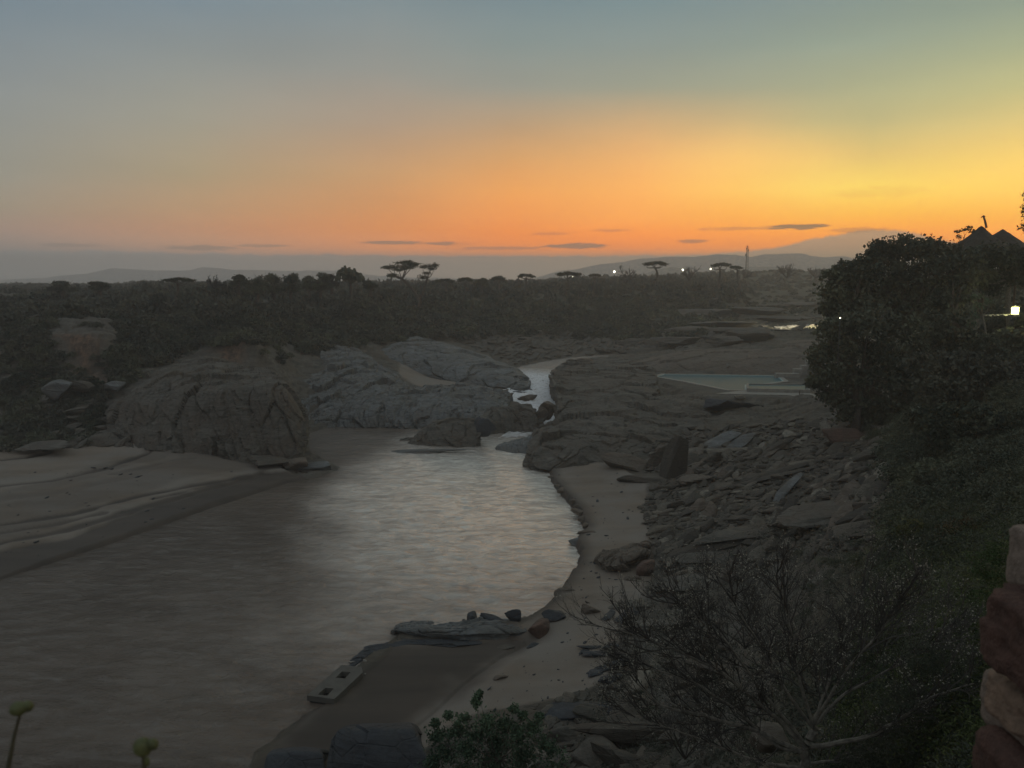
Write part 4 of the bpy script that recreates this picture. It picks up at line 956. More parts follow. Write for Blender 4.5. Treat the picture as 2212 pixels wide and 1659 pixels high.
def child(o, par):
    o.parent = par; o.matrix_parent_inverse = Matrix.Translation(-par.location); return o
pp = [tuple(p) for p in poolp]
child(plate('coping', offs(pp, .75), [pp], 3.3, 4.02, M['coping']), pe)
child(plate('pool_wall', offs(pp, .02), [offs(pp, -.25)], 2.5, 3.98, M['tile']), pe)
child(plate('pool_water', offs(pp, -.02), [], 2.9, 3.82, M['poolwater']), pe)
dkp = ipoly([(1545, 850), (1600, 843.5), (1612, 843), (1746, 847), (1772, 857), (1748, 860), (1700, 853)], 4.0)
child(plate('deck', dkp, [], 3.2, 3.99, M['coping']), pe)
bas = empty('spa_basin', tuple(on(1680, 838, 4.0)), 'small raised pale basin at the near right corner of the swimming pool', 'basin')
bo = ipoly([(1613, 841.5), (1614, 831), (1655, 829), (1742, 831), (1752, 846), (1650, 845)], 4.0)
bo = [tuple(on(1613, 846, 4.0)[:2]), tuple(on(1613, 835, 4.0)[:2]), tuple(on(1742, 836, 4.0)[:2]), tuple(on(1750, 849, 4.0)[:2])]
child(plate('basin_wall', bo, [offs(bo, -.35)], 3.9, 4.55, M['coping']), bas)
child(plate('basin_water', offs(bo, -.33), [], 3.9, 4.36, M['poolwater']), bas)
stp = empty('stone_steps', tuple(on(1700, 812, 4.0)), 'pale concrete steps climbing from the far right corner of the swimming pool', 'steps')
for k, (u, v, wx, h) in enumerate([(1700, 814, 4.4, .7), (1722, 812, 1.6, 1.4), (1735, 811, 1.1, 2.0), (1744, 809, .7, 2.8)]):
    a_ = Acc(); p = on(u, v, 4.0); a_.box((p[0], p[1], 3.8+h/2+.1), (wx, 1.5, h+.2), -.1)
    child(link('step', a_.mesh('step', M['coping'])), stp)
post = Acc(); p = on(1727, 857, 4.0); post.tube([(p[0], p[1], 3.9), (p[0], p[1], 5.0)], .07, 6)
tag(link('post', post.mesh('post', M['wood'])), 'thin dark post at the edge of the pool terrace', 'post')

# concrete block in the river
jt = [(663, 1502), (722, 1510), (784, 1452), (781, 1441), (738, 1436)]
zt = .42
o_ = [tuple(on(u, v, zt)[:2]) for u, v in jt]
hs = [[(738.8, 1451.7), (757.6, 1453.3), (745.1, 1466.8), (724.3, 1465.7)], [(702.4, 1487.2), (721.1, 1488.7), (706.5, 1504.3), (686.7, 1501.7)]]
hl = [[tuple(on(u, v-1.5, zt)[:2]) for u, v in h] for h in hs]
ja = empty('concrete_intake', tuple(on(722, 1475, 0)), 'flat concrete slab with two square openings standing in the river at the sand edge', 'concrete slab')
child(plate('top_slab', o_, hl, .12, zt, M['concrete']), ja)
child(plate('footing', offs(o_, -.12), [offs(o_, -.4)], -1.2, .13, M['rock_dark']), ja)
for u, v in ((789, 1456), (720, 1518)):
    p_, f_ = rockgeo(500+int(u), 2, 1); c_ = on(u, v, .12)
    child(link('bolt_cap', mesh('bolt_cap', p_*.06+c_, f_, M['coping'])), ja)
R_(787, 1428, (.1, .09, .09), 'small round white stone on the wet shelf behind the concrete slab', 'stone', 'stone', 'coping', 510, z=.15)
R_(756, 1431, (.12, .06, .06), 'tiny pale lump for a splash of water left of the round white one behind the concrete slab', 'stone', 'stone', 'coping', 511, z=.08)  # pale lump stands in for a splash of white water

# lattice mast
def mast(u, vb, vt, y):
    pb = at(u, vb, y); hgt = at(u, vt, y)[2]-pb[2]; pb[2] -= 3; hgt += 3
    e = empty('radio_mast', pb, 'thin lattice radio mast rising from the right-hand skyline', 'mast')
    a_ = Acc(); R0 = 1.3; nb = 16
    pos = lambda k, t: np.array([math.cos(k*2.094)*R0*(1-.55*t), math.sin(k*2.094)*R0*(1-.55*t), hgt*t])
    for k in range(3): a_.tube([pos(k, 0), pos(k, .96)], .16, 4)
    for i in range(nb):
        for k in range(3): a_.tube([pos(k, i/nb*.96), pos((k+1) % 3, (i+1)/nb*.96)], .09, 3)
    a_.tube([(0, 0, hgt*.9), (0, 0, hgt)], .12, 4); link('lattice', a_.mesh('lattice', M['metal']), e)
    for (t, s_, dx) in ((.62, .9, -1.1), (.8, .7, 1.0), (.86, .6, -.8)):
        d_ = Acc(); d_.box((dx, 0, hgt*t), (.9*s_, .8*s_, 1.6*s_)); link('antenna', d_.mesh('antenna', M['metal']), e)
mast(1613, 578, 529, 610)

# lamps on the skyline
def lamp(u, v, y, px, label, mat='lamp', pole=3.5):
    p = at(u, v, y); rr = px*.34*y/FP; g = gz(p[0], p[1])
    if p[2]-g < 1 or p[2]-g > 9: g = p[2]-pole
    e = empty('lamp_post', (p[0], p[1], g), label, 'lamp')
    a_ = Acc(); a_.tube([(0, .0, -.5), (0, 0, p[2]-g-rr*.4)], .035, 5); link('pole', a_.mesh('pole', M['metal']), e)
    q, f = ICO[2]; link('lamp_head', mesh('lamp_head', q*np.array([rr*.85, rr*.85, rr])+np.array([0, 0, p[2]-g]), f, M[mat], True), e)
lamp(302, 625, 190, 4.5, 'small white lamp alone in the scrub at the far left')
lamp(1327, 587, 300, 6.5, 'bright yellowish lamp on the skyline left of the umbrella thorn')
lamp(1475, 583, 340, 6, 'bright lamp on the skyline beside the small bare tree')
lamp(1535, 581, 380, 4.2, 'small white lamp left of the wide flat tree near the mast')
lamp(1237, 598, 300, 2.4, 'faintest lamp, a tiny point low on the skyline')
lamp(1815, 687, 74, 3.6, 'tiny lamp glowing in front of the big dark tree', pole=4)

# thatched roofs
def cone(px, py, zp, s): return zp-s*np.hypot(X2-px, Y2-py)
pk1 = at(2120, 488, 96); pk2 = at(2166, 493, 98)
xs = np.linspace(pk1[0]-6.0, pk2[0]+9.0, 150); ys2 = np.linspace(88, 106, 130); X2, Y2 = np.meshgrid(xs, ys2, indexing='ij')
r2 = lambda c: c
za = pk1[2]-.86*np.hypot(X2-pk1[0], Y2-pk1[1]); zb = pk2[2]-.8*np.hypot(X2-pk2[0], Y2-pk2[1])
zr = np.maximum(za, zb)+fbm(np.stack([X2*1.5, Y2*1.5, X2*0], -1), 3, 61)*.16
zr = np.maximum(zr, 24.2)
hut = empty('thatched_hut', (pk1[0]+2, 97, 18.2), 'large dark thatched roof with two peaks above the trees on the right', 'hut')
inside = zr > 24.25
F = gridF(150, 130); keep = inside.reshape(-1)[F].all(1)
vv_ = np.stack([X2, Y2, zr], -1).reshape(-1, 3)
lowr = vv_.copy(); lowr[:, 2] -= .35
FF = np.concatenate([F[keep], F[keep][:, ::-1]+len(vv_)])
child(link('thatch_roof', mesh('thatch_roof', np.concatenate([vv_, lowr]), FF, M['thatch'], False)), hut)
for dx, dy in ((-3, -4), (2, -5), (6, -4), (-3, 4), (2, 5), (6, 4)):
    a_ = Acc(); a_.tube([(pk1[0]+2+dx, 97+dy, 18), (pk1[0]+2+dx, 97+dy, 24.6)], .14, 6); child(link('post', a_.mesh('post', M['wood'])), hut)
a_ = Acc(); q = [at(2131, 492, 95.5), at(2128, 478, 95.5), at(2124, 466, 95.5)]; a_.tube(q, [.14, .12, .1], 6); a_.tube([at(2119, 470, 95.5), at(2124, 466, 95.5), at(2128, 468, 95.5)], .07, 5)
o = link('roof_pole', a_.mesh('roof_pole', M['wood'])); child(o, hut)

# lit garden corner
wl = empty('garden_wall', tuple(at(2155, 684, 84)), 'low pale stone wall lit by a lantern at the right edge', 'wall')
for k in range(9):
    p_, f_ = rockgeo(520+k, 3, .8); c_ = at(2128+k*8.5, 681.5-k*.2, 84); child(link('wall_stone', mesh('wall_stone', p_*np.array([.26, .25, .14])+c_, f_, M['coping'])), wl)
ln = empty('garden_lantern', tuple(at(2192, 684, 83.5)), 'glowing yellow lantern standing at the end of the low wall', 'lantern')
a_ = Acc(); c_ = at(2193, 671, 83.5); a_.box(c_, (.55, .4, .75)); child(link('lantern_glass', a_.mesh('lantern_glass', M['lamp_green'])), ln)
a_ = Acc(); a_.box(c_+np.array([0, 0, .47]), (.75, .6, .14)); a_.box(c_-np.array([0, 0, .5]), (.7, .6, .2)); child(link('lantern_frame', a_.mesh('lantern_frame', M['metal'])), ln)
def light(typ, loc, e, col_, size=.2, name='light', **k):
    L = bpy.data.lights.new(name, typ); L.energy = e; L.color = col_
    if typ == 'SPOT': L.spot_size = k['cone']; L.spot_blend = .5; L.shadow_soft_size = size
    else: L.shadow_soft_size = size
    o = bpy.data.objects.new(name, L); C.objects.link(o); o.location = [float(c) for c in loc]
    if 'aim' in k:
        d = Vector([float(c) for c in k['aim']])-o.location; o.rotation_euler = d.to_track_quat('-Z', 'Y').to_euler()
    return o
light('POINT', c_+np.array([-.5, -.8, .3]), 130, (1, .95, .45), .25, 'lantern_light')
# floodlight on the far ledge
outcrop('floodlit_rock', [
 [(1666, 716, 232), (1668, 712, 235), (1672, 708, 239), (1674, 706, 243)],
 [(1700, 718, 230), (1702, 713, 233), (1704, 706, 239), (1706, 704, 243)],
 [(1730, 720, 229), (1730, 714, 232), (1732, 706, 239), (1734, 703, 243)],
 [(1762, 717, 230), (1762, 712, 233), (1764, 705, 239), (1764, 702, 243)]],
 'brightly floodlit cream rock ledge in the gorge left of the trees', 'coping', 26, .25, .16, s=.8)
fl = at(1795, 680, 226); fe = empty('floodlight', (fl[0], fl[1], gz(fl[0], fl[1])), 'floodlight on a pole hidden behind the big trees', 'floodlight')
a_ = Acc(); a_.tube([(fl[0], fl[1], gz(fl[0], fl[1])-.3), fl], .08, 6); child(link('pole', a_.mesh('pole', M['metal'])), fe)
a_ = Acc(); a_.box(fl+np.array([.5, 0, .3]), (.4, .5, .4)); child(link('lamp_housing', a_.mesh('lamp_housing', M['metal'])), fe)
light('SPOT', fl+np.array([-.2, 0, .1]), 30000, (1, .88, .62), .3, 'flood', cone=math.radians(50), aim=at(1716, 711, 235))

# ================================================================== PLANTS
def curve(a, b_, bend, n=7, r_=None):
    t = np.linspace(0, 1, n)[:, None]; a = np.array(a, float); b_ = np.array(b_, float)
    return a*(1-t)+b_*t+np.array(bend)*np.sin(t*math.pi)
def tree_px(name, label, cat, y, base, fork, pads, tr, leaf, nleaf, mat='leaf_dark', bark='bark', group=None, seed=0, depth=1.0, twigs=14, asp=.55, hollow=.35, sink=1.5, up=0, fuzz=0):
    r_ = np.random.RandomState(seed); s = y/FP
    b0 = at(base[0], base[1], y); f0 = at(fork[0], fork[1], y)
    e = empty(name, b0, label, cat, group)
    T = Acc(); L = Acc(); org = b0.copy()
    b1 = b0.copy(); b1[2] -= sink
    T.tube(np.concatenate([[b1], curve(b0, f0, r_.normal(size=3)*s*3, 6)])-org, np.linspace(tr*1.25, tr*.85, 7)*s, 7)
    for (u, v, hw, hh) in pads:
        c_ = at(u, v, y+r_.uniform(-1, 1)*hw*s*depth); R3 = np.array([hw*s, hw*s*.9, hh*s])
        lb = c_-np.array([0, 0, hh*s*.6])
        T.tube(curve(f0, lb, np.array([0, 0, -1])*np.linalg.norm(lb-f0)*.14+r_.normal(size=3)*s*3)-org, np.linspace(tr*.55, tr*.16, 7)*s, 5)
        d = r_.normal(size=(nleaf, 3)); d /= np.linalg.norm(d, axis=1, keepdims=True)
        rad = r_.uniform(hollow, 1, nleaf)**.6*r_.uniform(.75-fuzz*.6, 1.28+fuzz, nleaf)
        q = d*rad[:, None]
        k_ = fbm(q*1.9+r_.uniform(0, 50), 2, seed) > -.12+.25*(rad-.7)
        q = q*(1+.28*fbm(q*2.4+7+r_.uniform(0, 50), 2, seed+2)[:, None])
        L.leaves((c_+q*R3)[k_]-org, leaf, r_.randint(1 << 30), asp, up)
        for j in range(twigs):
            q1 = c_+r_.normal(size=3)*R3*.55
            T.tube(curve(lb, q1, r_.normal(size=3)*s*2, 4)-org, np.linspace(tr*.15, tr*.05, 4)*s, 3)
    link('trunk', T.mesh('trunk', M[bark]), e); link('crown', L.mesh('crown', M[mat]), e)
    return e
# the pair of umbrella thorns
tree_px('acacia_tree', 'tallest flat-topped umbrella thorn with a forked crooked trunk on the centre skyline', 'acacia', 225, (905, 650), (868, 602),
        [(852, 576, 26, 5), (872, 569, 24, 5.5), (893, 571, 19, 5.5), (838, 578, 14, 3.5), (880, 578, 20, 4), (862, 582, 16, 4), (846, 595, 14, 4.5), (880, 565, 16, 3)], 3.0, .62, 430, 'leaf_acacia', group='trees on the skyline', seed=3, asp=.35, hollow=.1, depth=.6, twigs=22)
tree_px('acacia_tree', 'smaller thin-crowned umbrella thorn just right of the tallest one', 'acacia', 228, (906, 650), (923, 600),
        [(926, 574, 17, 5), (940, 573, 12, 5), (913, 577, 11, 3.5), (932, 580, 12, 4), (912, 598, 12, 5), (922, 590, 10, 3.5)], 2.2, .55, 260, 'leaf_acacia', group='trees on the skyline', seed=4, asp=.35, hollow=.1, depth=.6, twigs=20)
def umb(u, vt, hw, y, label, seed, n=5, lean=0, th=3.6, vb=None, kind='leaf_acacia', nl=260):
    r_ = random.Random(seed); pads = []
    for k in range(n):
        t = (k+.5)/n*2-1; pads.append((u+t*hw*.72+lean*.3, vt+th+abs(t)*th*1.3+r_.uniform(-1, 1), hw*.36, th*.95))
    vb = vb or vt+45
    return tree_px('acacia_tree', label, 'acacia', y, (u-lean, vb), (u-lean*.3, vt+th*4.2), pads, 2.4, .0026*y, nl, kind, group='trees on the skyline', seed=seed, asp=.4, hollow=.1, twigs=16, depth=.7)
umb(1416, 563, 29, 300, 'neat dark umbrella thorn standing clear on the skyline between two lamps', 11, 6, 2)
umb(1556, 566, 24, 330, 'wide layered umbrella thorn left of the radio mast', 12, 5, 4)
umb(1592, 573, 16, 345, 'low trailing branch-like acacia right of the wide layered thorn', 13, 4, -6, 2.4)
umb(1227, 585, 30, 290, 'broad low umbrella thorn left of the yellowish lamp', 14, 6, 5, 4)
umb(1137, 591, 21, 285, 'flat thin umbrella thorn at the foot of the far hills', 15, 5, 0, 2.6)
umb(1077, 595, 19, 280, 'small dark umbrella thorn between the centre and the far hills', 16, 4, 0, 4)
umb(1284, 589, 16, 300, 'spindly little acacia beside the faintest lamp', 17, 4, 2, 3, nl=110)
umb(385, 599, 40, 150, 'wide flat thorn tree spreading on the left skyline above the single lamp', 18, 6, 6, 3.2, nl=300)
umb(1005, 597, 20, 262, 'low bushy thorn right of the thin-crowned umbrella thorn', 19, 4, 0, 4)
umb(962, 600, 24, 262, 'long low thorn crown touching the thin-crowned umbrella thorn', 20, 4, 0, 3.4)
def roundt(u, vt, hw, hh, y, label, seed, mat='leaf_dark', n=5, nl=420, cat='tree', name='bushy_tree', leaf=None):
    r_ = random.Random(seed); pads = []; vt -= 2
    for k in range(n):
        a = r_.uniform(0, 6.28); t = r_.uniform(.1, .62)
        pads.append((u+math.cos(a)*hw*t, vt+hh+math.sin(a)*hh*t*.9, hw*.6, hh*.5))
    for k in range(4): pads.append((u+(k-1.5)*hw*.5, vt+hh*1.9+r_.uniform(-2, 3), hw*.5, hh*.55))
    return tree_px(name, label, cat, y, (u, vt+hh*2.2+6), (u, vt+hh*1.5), pads, 3, leaf or .0024*y, nl, mat, group='trees on the skyline', seed=seed, hollow=.2)
roundt(516, 586, 18, 14, 165, 'small dark tree with a knobbed top on the left skyline', 31)
roundt(556, 593, 30, 18, 160, 'rounded dark tree right of the knobbed one', 32)
roundt(592, 590, 22, 18, 168, 'twin-lobed bushy tree in the middle of the left skyline trees', 33)
roundt(628, 589, 20, 18, 166, 'bushy tree with a ragged top right of the twin-lobed one', 34)
roundt(668, 598, 14, 12, 180, 'low dark bush tree before the gap in the left skyline', 35)
roundt(692, 589, 22, 16, 182, 'dense round tree left of the candelabra euphorbia', 36)
roundt(716, 592, 14, 12, 186, 'thin leafy tree touching the candelabra euphorbia', 37, 'leaf_scrub', nl=200)
roundt(135, 606, 26, 10, 170, 'low dark tree clump at the far left of the skyline', 38)
roundt(800, 606, 14, 8, 190, 'little dark bush just right of the candelabra euphorbia', 39)
roundt(1040, 600, 12, 8, 260, 'small dense bush between two low thorns at centre skyline', 40)
roundt(215, 608, 20, 8, 170, 'low bush left of the single lamp on the left skyline', 46)

def branchy(acc, tip, p, d, ln, rad, depth, r_, spread=.6, up=.25, tropn=None):
    n = 5; pts = [np.array(p, float)]; dd = np.array(d, float)
    for i in range(n):
        dd = dd+r_.normal(size=3)*.13+np.array([0, 0, up*.12]); dd /= np.linalg.norm(dd); pts.append(pts[-1]+dd*ln/n)
    pts = np.array(pts); acc.tube(pts, np.linspace(rad, rad*.5, n+1), 5 if rad > .03 else 3)
    if depth == 0:
        tip.append(pts[-1]); tip.append(pts[-2]); tip.append(pts[-3]); return
    k = r_.randint(3, 6)
    for j in range(k):
        t = r_.uniform(.25, 1); i = min(int(t*n), n-1); q = pts[i]+(pts[i+1]-pts[i])*(t*n-i)
        nd = (pts[i+1]-pts[i]); nd /= np.linalg.norm(nd); nd = nd+r_.normal(size=3)*spread*.6+np.array([0, 0, up*.4]); nd /= np.linalg.norm(nd)
        branchy(acc, tip, q, nd, ln*r_.uniform(.45, .72), rad*.52, depth-1, r_, spread, up)
def bare(u, vb, y, hpx, label, seed, depth=4, stems=6, rad=.09, name='bare_tree', cat='tree', group='trees on the skyline', lean=0, mat='twig', spread=.8, buds=None, wide=.8):
    r_ = np.random.RandomState(seed); b0 = at(u, vb, y); e = empty(name, b0, label, cat, group); T = Acc(); tips = []
    h = hpx*y/FP
    for k in range(stems):
        a = k/stems*6.28+r_.uniform(-.4, .4)
        branchy(T, tips, np.zeros(3), np.array([math.cos(a)*wide+lean, math.sin(a)*wide, 1.0])/1.4, h*.55, rad, depth, r_, spread)
    o = link('branches', T.mesh('branches', M[mat]), e)
    if buds:
        L = Acc(); L.leaves(np.array(tips)+r_.normal(size=(len(tips), 3))*.03, buds, seed); link('buds', L.mesh('buds', M['leaf_scrub']), e)
    return e
bare(1350, 612, 305, 42, 'leaning leafless tree right of the yellowish lamp', 61, 3, 4, .28, lean=.6)
bare(1488, 605, 345, 36, 'small leafless tree with a round head beside the second bright lamp', 62, 3, 5, .28)
bare(1700, 600, 420, 38, 'rounded leafless tree on the skyline right of the radio mast', 63, 3, 7, .36, wide=1.3)
bare(1762, 600, 420, 30, 'twiggy grey tree at the end of the skyline near the big trees', 64, 3, 6, .34, wide=1.2)
bare(462, 622, 165, 32, 'leafless spiky tree on the left skyline between the flat thorn and bushy trees', 65, 3, 6, .16, wide=1.2)
bare(1610, 600, 420, 22, 'low leafless bush at the foot of the radio mast', 66, 3, 6, .3, wide=1.3)

# candelabra euphorbia
r_ = np.random.RandomState(5); yy = 182; s_ = yy/FP; b0 = at(757, 618, yy); e = empty('euphorbia_tree', b0, 'candelabra euphorbia with thick drooping arms on the left of centre skyline', 'euphorbia', 'trees on the skyline')
T = Acc(); A = Acc(); T.tube([(0, 0, -2), (0, 0, 1.2), (.1, 0, 2.4)], [.35, .3, .22], 7)
for k in range(58):
    ux = r_.uniform(-26, 26); topv = 608-(37-abs(ux+6)*.75)*r_.uniform(.35, 1.0)
    tipz = (618-topv)*s_; px_ = ux*s_; py_ = r_.uniform(-1, 1)*2.2
    p_ = np.array([[px_*.12, py_*.12, max(.6, tipz*.35)], [px_*.6, py_*.6, max(.8, tipz*.8)], [px_*.95, py_, tipz], [px_*1.08, py_*1.1, tipz-.35], [px_*1.1, py_*1.1, tipz-r_.uniform(.8, 1.6)]])
    A.tube(catm(p_, 11), np.array([.1, .1, .12, .14, .2, .26, .3, .26, .32, .3, .14]), 6)
link('trunk', T.mesh('trunk', M['bark']), e); link('arms', A.mesh('arms', M['leaf_dark']), e)

# scrub: bushes of their own along the banks, the rest of the bushland as one mass
def bushgeo(seed, nl, leaf, flat=.75):
    r_ = np.random.RandomState(seed); d = r_.normal(size=(nl, 3)); d /= np.linalg.norm(d, axis=1, keepdims=True); d[:, 2] = np.abs(d[:, 2])*1.15-.15
    rad = r_.uniform(.25, 1, nl)**.5; q = d*rad[:, None]; q = q*(1+.45*fbm(d*1.6+seed, 3, seed)[:, None])
    q = q[fbm(q*2.2+seed*2, 2, seed+1) > -.2]; q[:, 2] *= flat
    A_ = Acc(); A_.leaves(q, leaf, seed, .5); return np.concatenate(A_.v), np.concatenate(A_.f)
BP = [bushgeo(700+k, 640, .26) for k in range(7)]
def stemgeo(seed):
    r_ = np.random.RandomState(seed); T = Acc()
    for k in range(7):
        a = r_.uniform(0, 6.28); T.tube(curve((0, 0, -.15), (math.cos(a)*.6, math.sin(a)*.6, r_.uniform(.3, .75)), r_.normal(size=3)*.08, 5), np.linspace(.035, .012, 5), 3)
    return T
BPF = [bushgeo(740+k, 1500, .1) for k in range(5)]
bm_leaf = {}; 
for mt in ('leaf_scrub', 'leaf_dark'): bm_leaf[mt] = [mesh('foliage', v_, f_, M[mt]) for v_, f_ in BP]
bm_stem = [stemgeo(720+k).mesh('stems', M['bark']) for k in range(3)]
def bush(loc, s, h, mt, label, group, k, rz):
    e = empty('scrub_bush', loc, label, 'bush', group, rz)
    for nm, me_ in (('foliage', bm_leaf[mt][k % 7]), ('stems', bm_stem[k % 3])):
        o = bpy.data.objects.new(nm, me_); C.objects.link(o); o.parent = e; o.scale = (s, s, h)
zones = [([(120, 775), (260, 785), (250, 850), (130, 850)], 14, 'dark bush at the foot of the eroded earth bank', 'bushes below the earth bank', .8, 1.4),
         ([(100, 668), (275, 668), (270, 705), (105, 702)], 14, 'dark bush overhanging the top of the eroded earth bank', 'bushes above the earth bank', 1.0, 1.7),
         ([(540, 745), (640, 745), (640, 785), (560, 790)], 7, 'dark bush in the cleft between headland and blue-grey slab', 'bushes in the cleft', .8, 1.5),
         ([(0, 690), (110, 690), (125, 800), (240, 850), (200, 960), (0, 975)], 46, 'dark scrub bush on the steep bank above the left beach', 'bushes above the left beach', .9, 1.7),
         ([(250, 685), (640, 670), (640, 745), (560, 745), (450, 745), (320, 795), (250, 850)], 42, 'dark scrub bush on the bank behind the headland rock', 'bushes behind the headland', 1.2, 2.3),
         ([(640, 680), (900, 660), (1250, 650), (1590, 630), (1590, 712), (1460, 738), (1400, 742), (1330, 738), (1270, 732), (1100, 722), (1000, 735), (930, 728), (800, 745), (650, 765)], 92, 'dusky scrub bush on the far bank behind the rapids', 'bushes of the far bank', 1.6, 3.2),
         ([(1605, 600), (1790, 590), (1790, 690), (1610, 665)], 26, 'sparse low bush on the far right hillside', 'bushes of the far right hillside', 1.2, 2.4),
         ([(1560, 728), (1640, 728), (1650, 742), (1480, 752), (1440, 748)], 7, 'low bush in the greenish hollow of the rock shelf', 'bushes in the rock hollow', .6, 1.2)]
r = random.Random(12)
for poly, n, lb, gp, s0, s1 in zones:
    for k, (h, u, v) in enumerate(scatter(poly, n, 30+n)):
        s = r.uniform(s0, s1); mt = 'leaf_dark' if r.random() < .5 else 'leaf_scrub'
        bush(h-np.array([0, 0, s*.1]), s, s*r.uniform(.7, 1.25), mt, lb, gp, r.randrange(7), r.uniform(0, 6.28))
def mass(name, pts, label, mat, BP=BP):
    A_ = Acc(); r_ = np.random.RandomState(len(pts))
    for (x, y, s, h) in pts:
        v_, f_ = BP[r_.randint(len(BP))]; a = r_.uniform(0, 6.28); ca, sa = math.cos(a), math.sin(a)
        nf = len(f_); kf = max(50, int(nf*min(1, 110.0/y))); sc2 = math.sqrt(nf/kf)
        V4 = v_.reshape(-1, 4, 3)[r_.permutation(len(v_)//4)[:kf]]
        cen = V4.mean(1, keepdims=True); V4 = cen+(V4-cen)*sc2*1.15
        q = V4.reshape(-1, 3); q = np.stack([(q[:, 0]*ca-q[:, 1]*sa)*s, (q[:, 0]*sa+q[:, 1]*ca)*s, q[:, 2]*h], -1)+np.array([x, y, gz(x, y)])
        A_.add(q, np.arange(len(q)).reshape(-1, 4))
    return tag(link(name, A_.mesh(name, M[mat])), label, 'scrub', kind='stuff')
pts = []; pts2 = []
rr = random.Random(77)
for poly, n, s0, s1 in [(zones[3][0], 300, .5, 1.5), (zones[4][0], 520, .7, 2.0), (zones[5][0], 1250, 1.0, 2.8), (zones[6][0], 160, .9, 2.0), ([(1590, 640), (1640, 690), (1500, 720), (1400, 735), (1000, 735), (1200, 700)], 60, .5, 1.2)]:
    for h, u, v in scatter(poly, n, 200+n):
        s = rr.uniform(s0, s1); (pts if rr.random() < .6 else pts2).append((h[0], h[1], s, s*rr.uniform(.6, 1.2)))
while len(pts) < 5200:
    y = 118*(700/118)**(rr.random()**.75); q = rr.uniform(-.78, .5); x = q*y
    u = 1106+q*FP*.985
    rim = np.interp(u, [0, 300, 540, 655, 800, 930, 1050, 1150, 1240, 1400, 1580, 1620, 2212], [120, 132, 140, 185, 205, 235, 250, 262, 290, 305, 325, 470, 560])
    if y < rim: continue
    if fbm(np.array([[x*.02, y*.012, 0]]), 2, 5)[0] < -.42 and u < 300: continue
    s = rr.uniform(1.6, 3.8); hh = s*rr.uniform(.9, 1.5); 
    if u < 300: s *= .75; hh *= .6
    if u > 1600: hh *= .6
    pts.append((x, y, s, hh))
mass('bushland', pts, 'dark thorn scrub covering the plateau up to the horizon', 'leaf_scrub')
mass('bank_scrub', pts2, 'tangled dark scrub filling the gaps between the bank bushes', 'leaf_dark')

# ---- big trees of the right bank
def clumps(lst, hw=None): return [(u, v, r0, r0*.85) for u, v, r0 in lst]
tree_px('leafy_tree', 'tall dark leafy tree with feathery sprigs against the orange sky left of the roof', 'tree', 94, (1960, 800), (1950, 690),
        clumps([(1888, 556, 24), (1900, 535, 22), (1925, 545, 30), (1955, 535, 28), (1985, 540, 30), (2015, 540, 28), (2045, 550, 28), (1880, 590, 28), (1915, 590, 34), (1955, 590, 36), (2000, 590, 36), (2045, 595, 34), (1880, 625, 30), (1930, 630, 36), (1980, 635, 36), (2030, 640, 34), (1870, 660, 28), (1930, 670, 36), (1985, 680, 36), (2040, 690, 34)]), 9, .42, 1500, seed=71, asp=.75, twigs=12, fuzz=.22)
tree_px('leafy_tree', 'dark spreading tree at the left end of the big tree group, hanging over the gorge', 'tree', 88, (1840, 830), (1840, 700),
        clumps([(1800, 600, 22), (1825, 588, 24), (1855, 585, 26), (1795, 630, 24), (1830, 625, 30), (1865, 625, 30), (1802, 655, 26), (1840, 660, 32), (1790, 668, 18), (1865, 570, 16), (1875, 668, 28)]), 8, .4, 1500, seed=72, asp=.75, twigs=12, fuzz=.22)
tree_px('leafy_tree', 'broad olive-brown tree leaning over the right end of the swimming pool', 'tree', 80, (1850, 905), (1860, 820),
        clumps([(1790, 715, 26), (1830, 700, 34), (1875, 700, 36), (1920, 705, 36), (1965, 715, 36), (1785, 760, 28), (1825, 755, 36), (1875, 760, 40), (1925, 760, 40), (1970, 765, 36), (1782, 805, 26), (1815, 810, 34), (1865, 815, 38), (1915, 815, 38), (1960, 815, 34), (1795, 850, 28), (1835, 866, 30), (1880, 870, 30), (1920, 868, 30), (1960, 865, 30), (1990, 850, 30), (1820, 890, 24), (1860, 898, 24), (1900, 900, 26), (1945, 900, 28), (1762, 770, 18), (1762, 825, 18)]), 8, .36, 1700, 'leaf_dark', seed=73, asp=.75, twigs=12, fuzz=.22)
tree_px('leafy_tree', 'dark tree directly below the thatched roof, left of the lit trunk', 'tree', 86, (2060, 760), (2060, 690),
        clumps([(2000, 700, 28), (2040, 650, 32), (2075, 640, 28), (2080, 600, 30), (2060, 570, 26), (2090, 560, 24), (2010, 740, 32), (2055, 700, 34), (2050, 745, 30), (2090, 725, 16)]), 7, .4, 1400, seed=74, asp=.75, twigs=12, fuzz=.22)
tree_px('leafy_tree', 'dark crown in front of the roof at the right edge above the lantern', 'tree', 90, (2180, 700), (2180, 600),
        clumps([(2110, 560, 24), (2140, 550, 28), (2175, 555, 28), (2205, 560, 28), (2235, 570, 30), (2120, 595, 26), (2160, 590, 28), (2200, 595, 24), (2140, 620, 20), (2230, 610, 24)]), 5, .38, 1400, seed=75, asp=.75, twigs=12, fuzz=.22, bark='bark_pale')
tree_px('garden_tree', 'small tree with a pale crooked trunk lit by the lantern', 'tree', 83, (2128, 742), (2122, 680),
        [(2112, 662, 13, 10), (2105, 680, 12, 11), (2098, 700, 12, 12), (2134, 650, 10, 7), (2110, 640, 14, 8)], 2.2, .22, 150, 'leaf_green', 'bark_pale', seed=76, twigs=8)
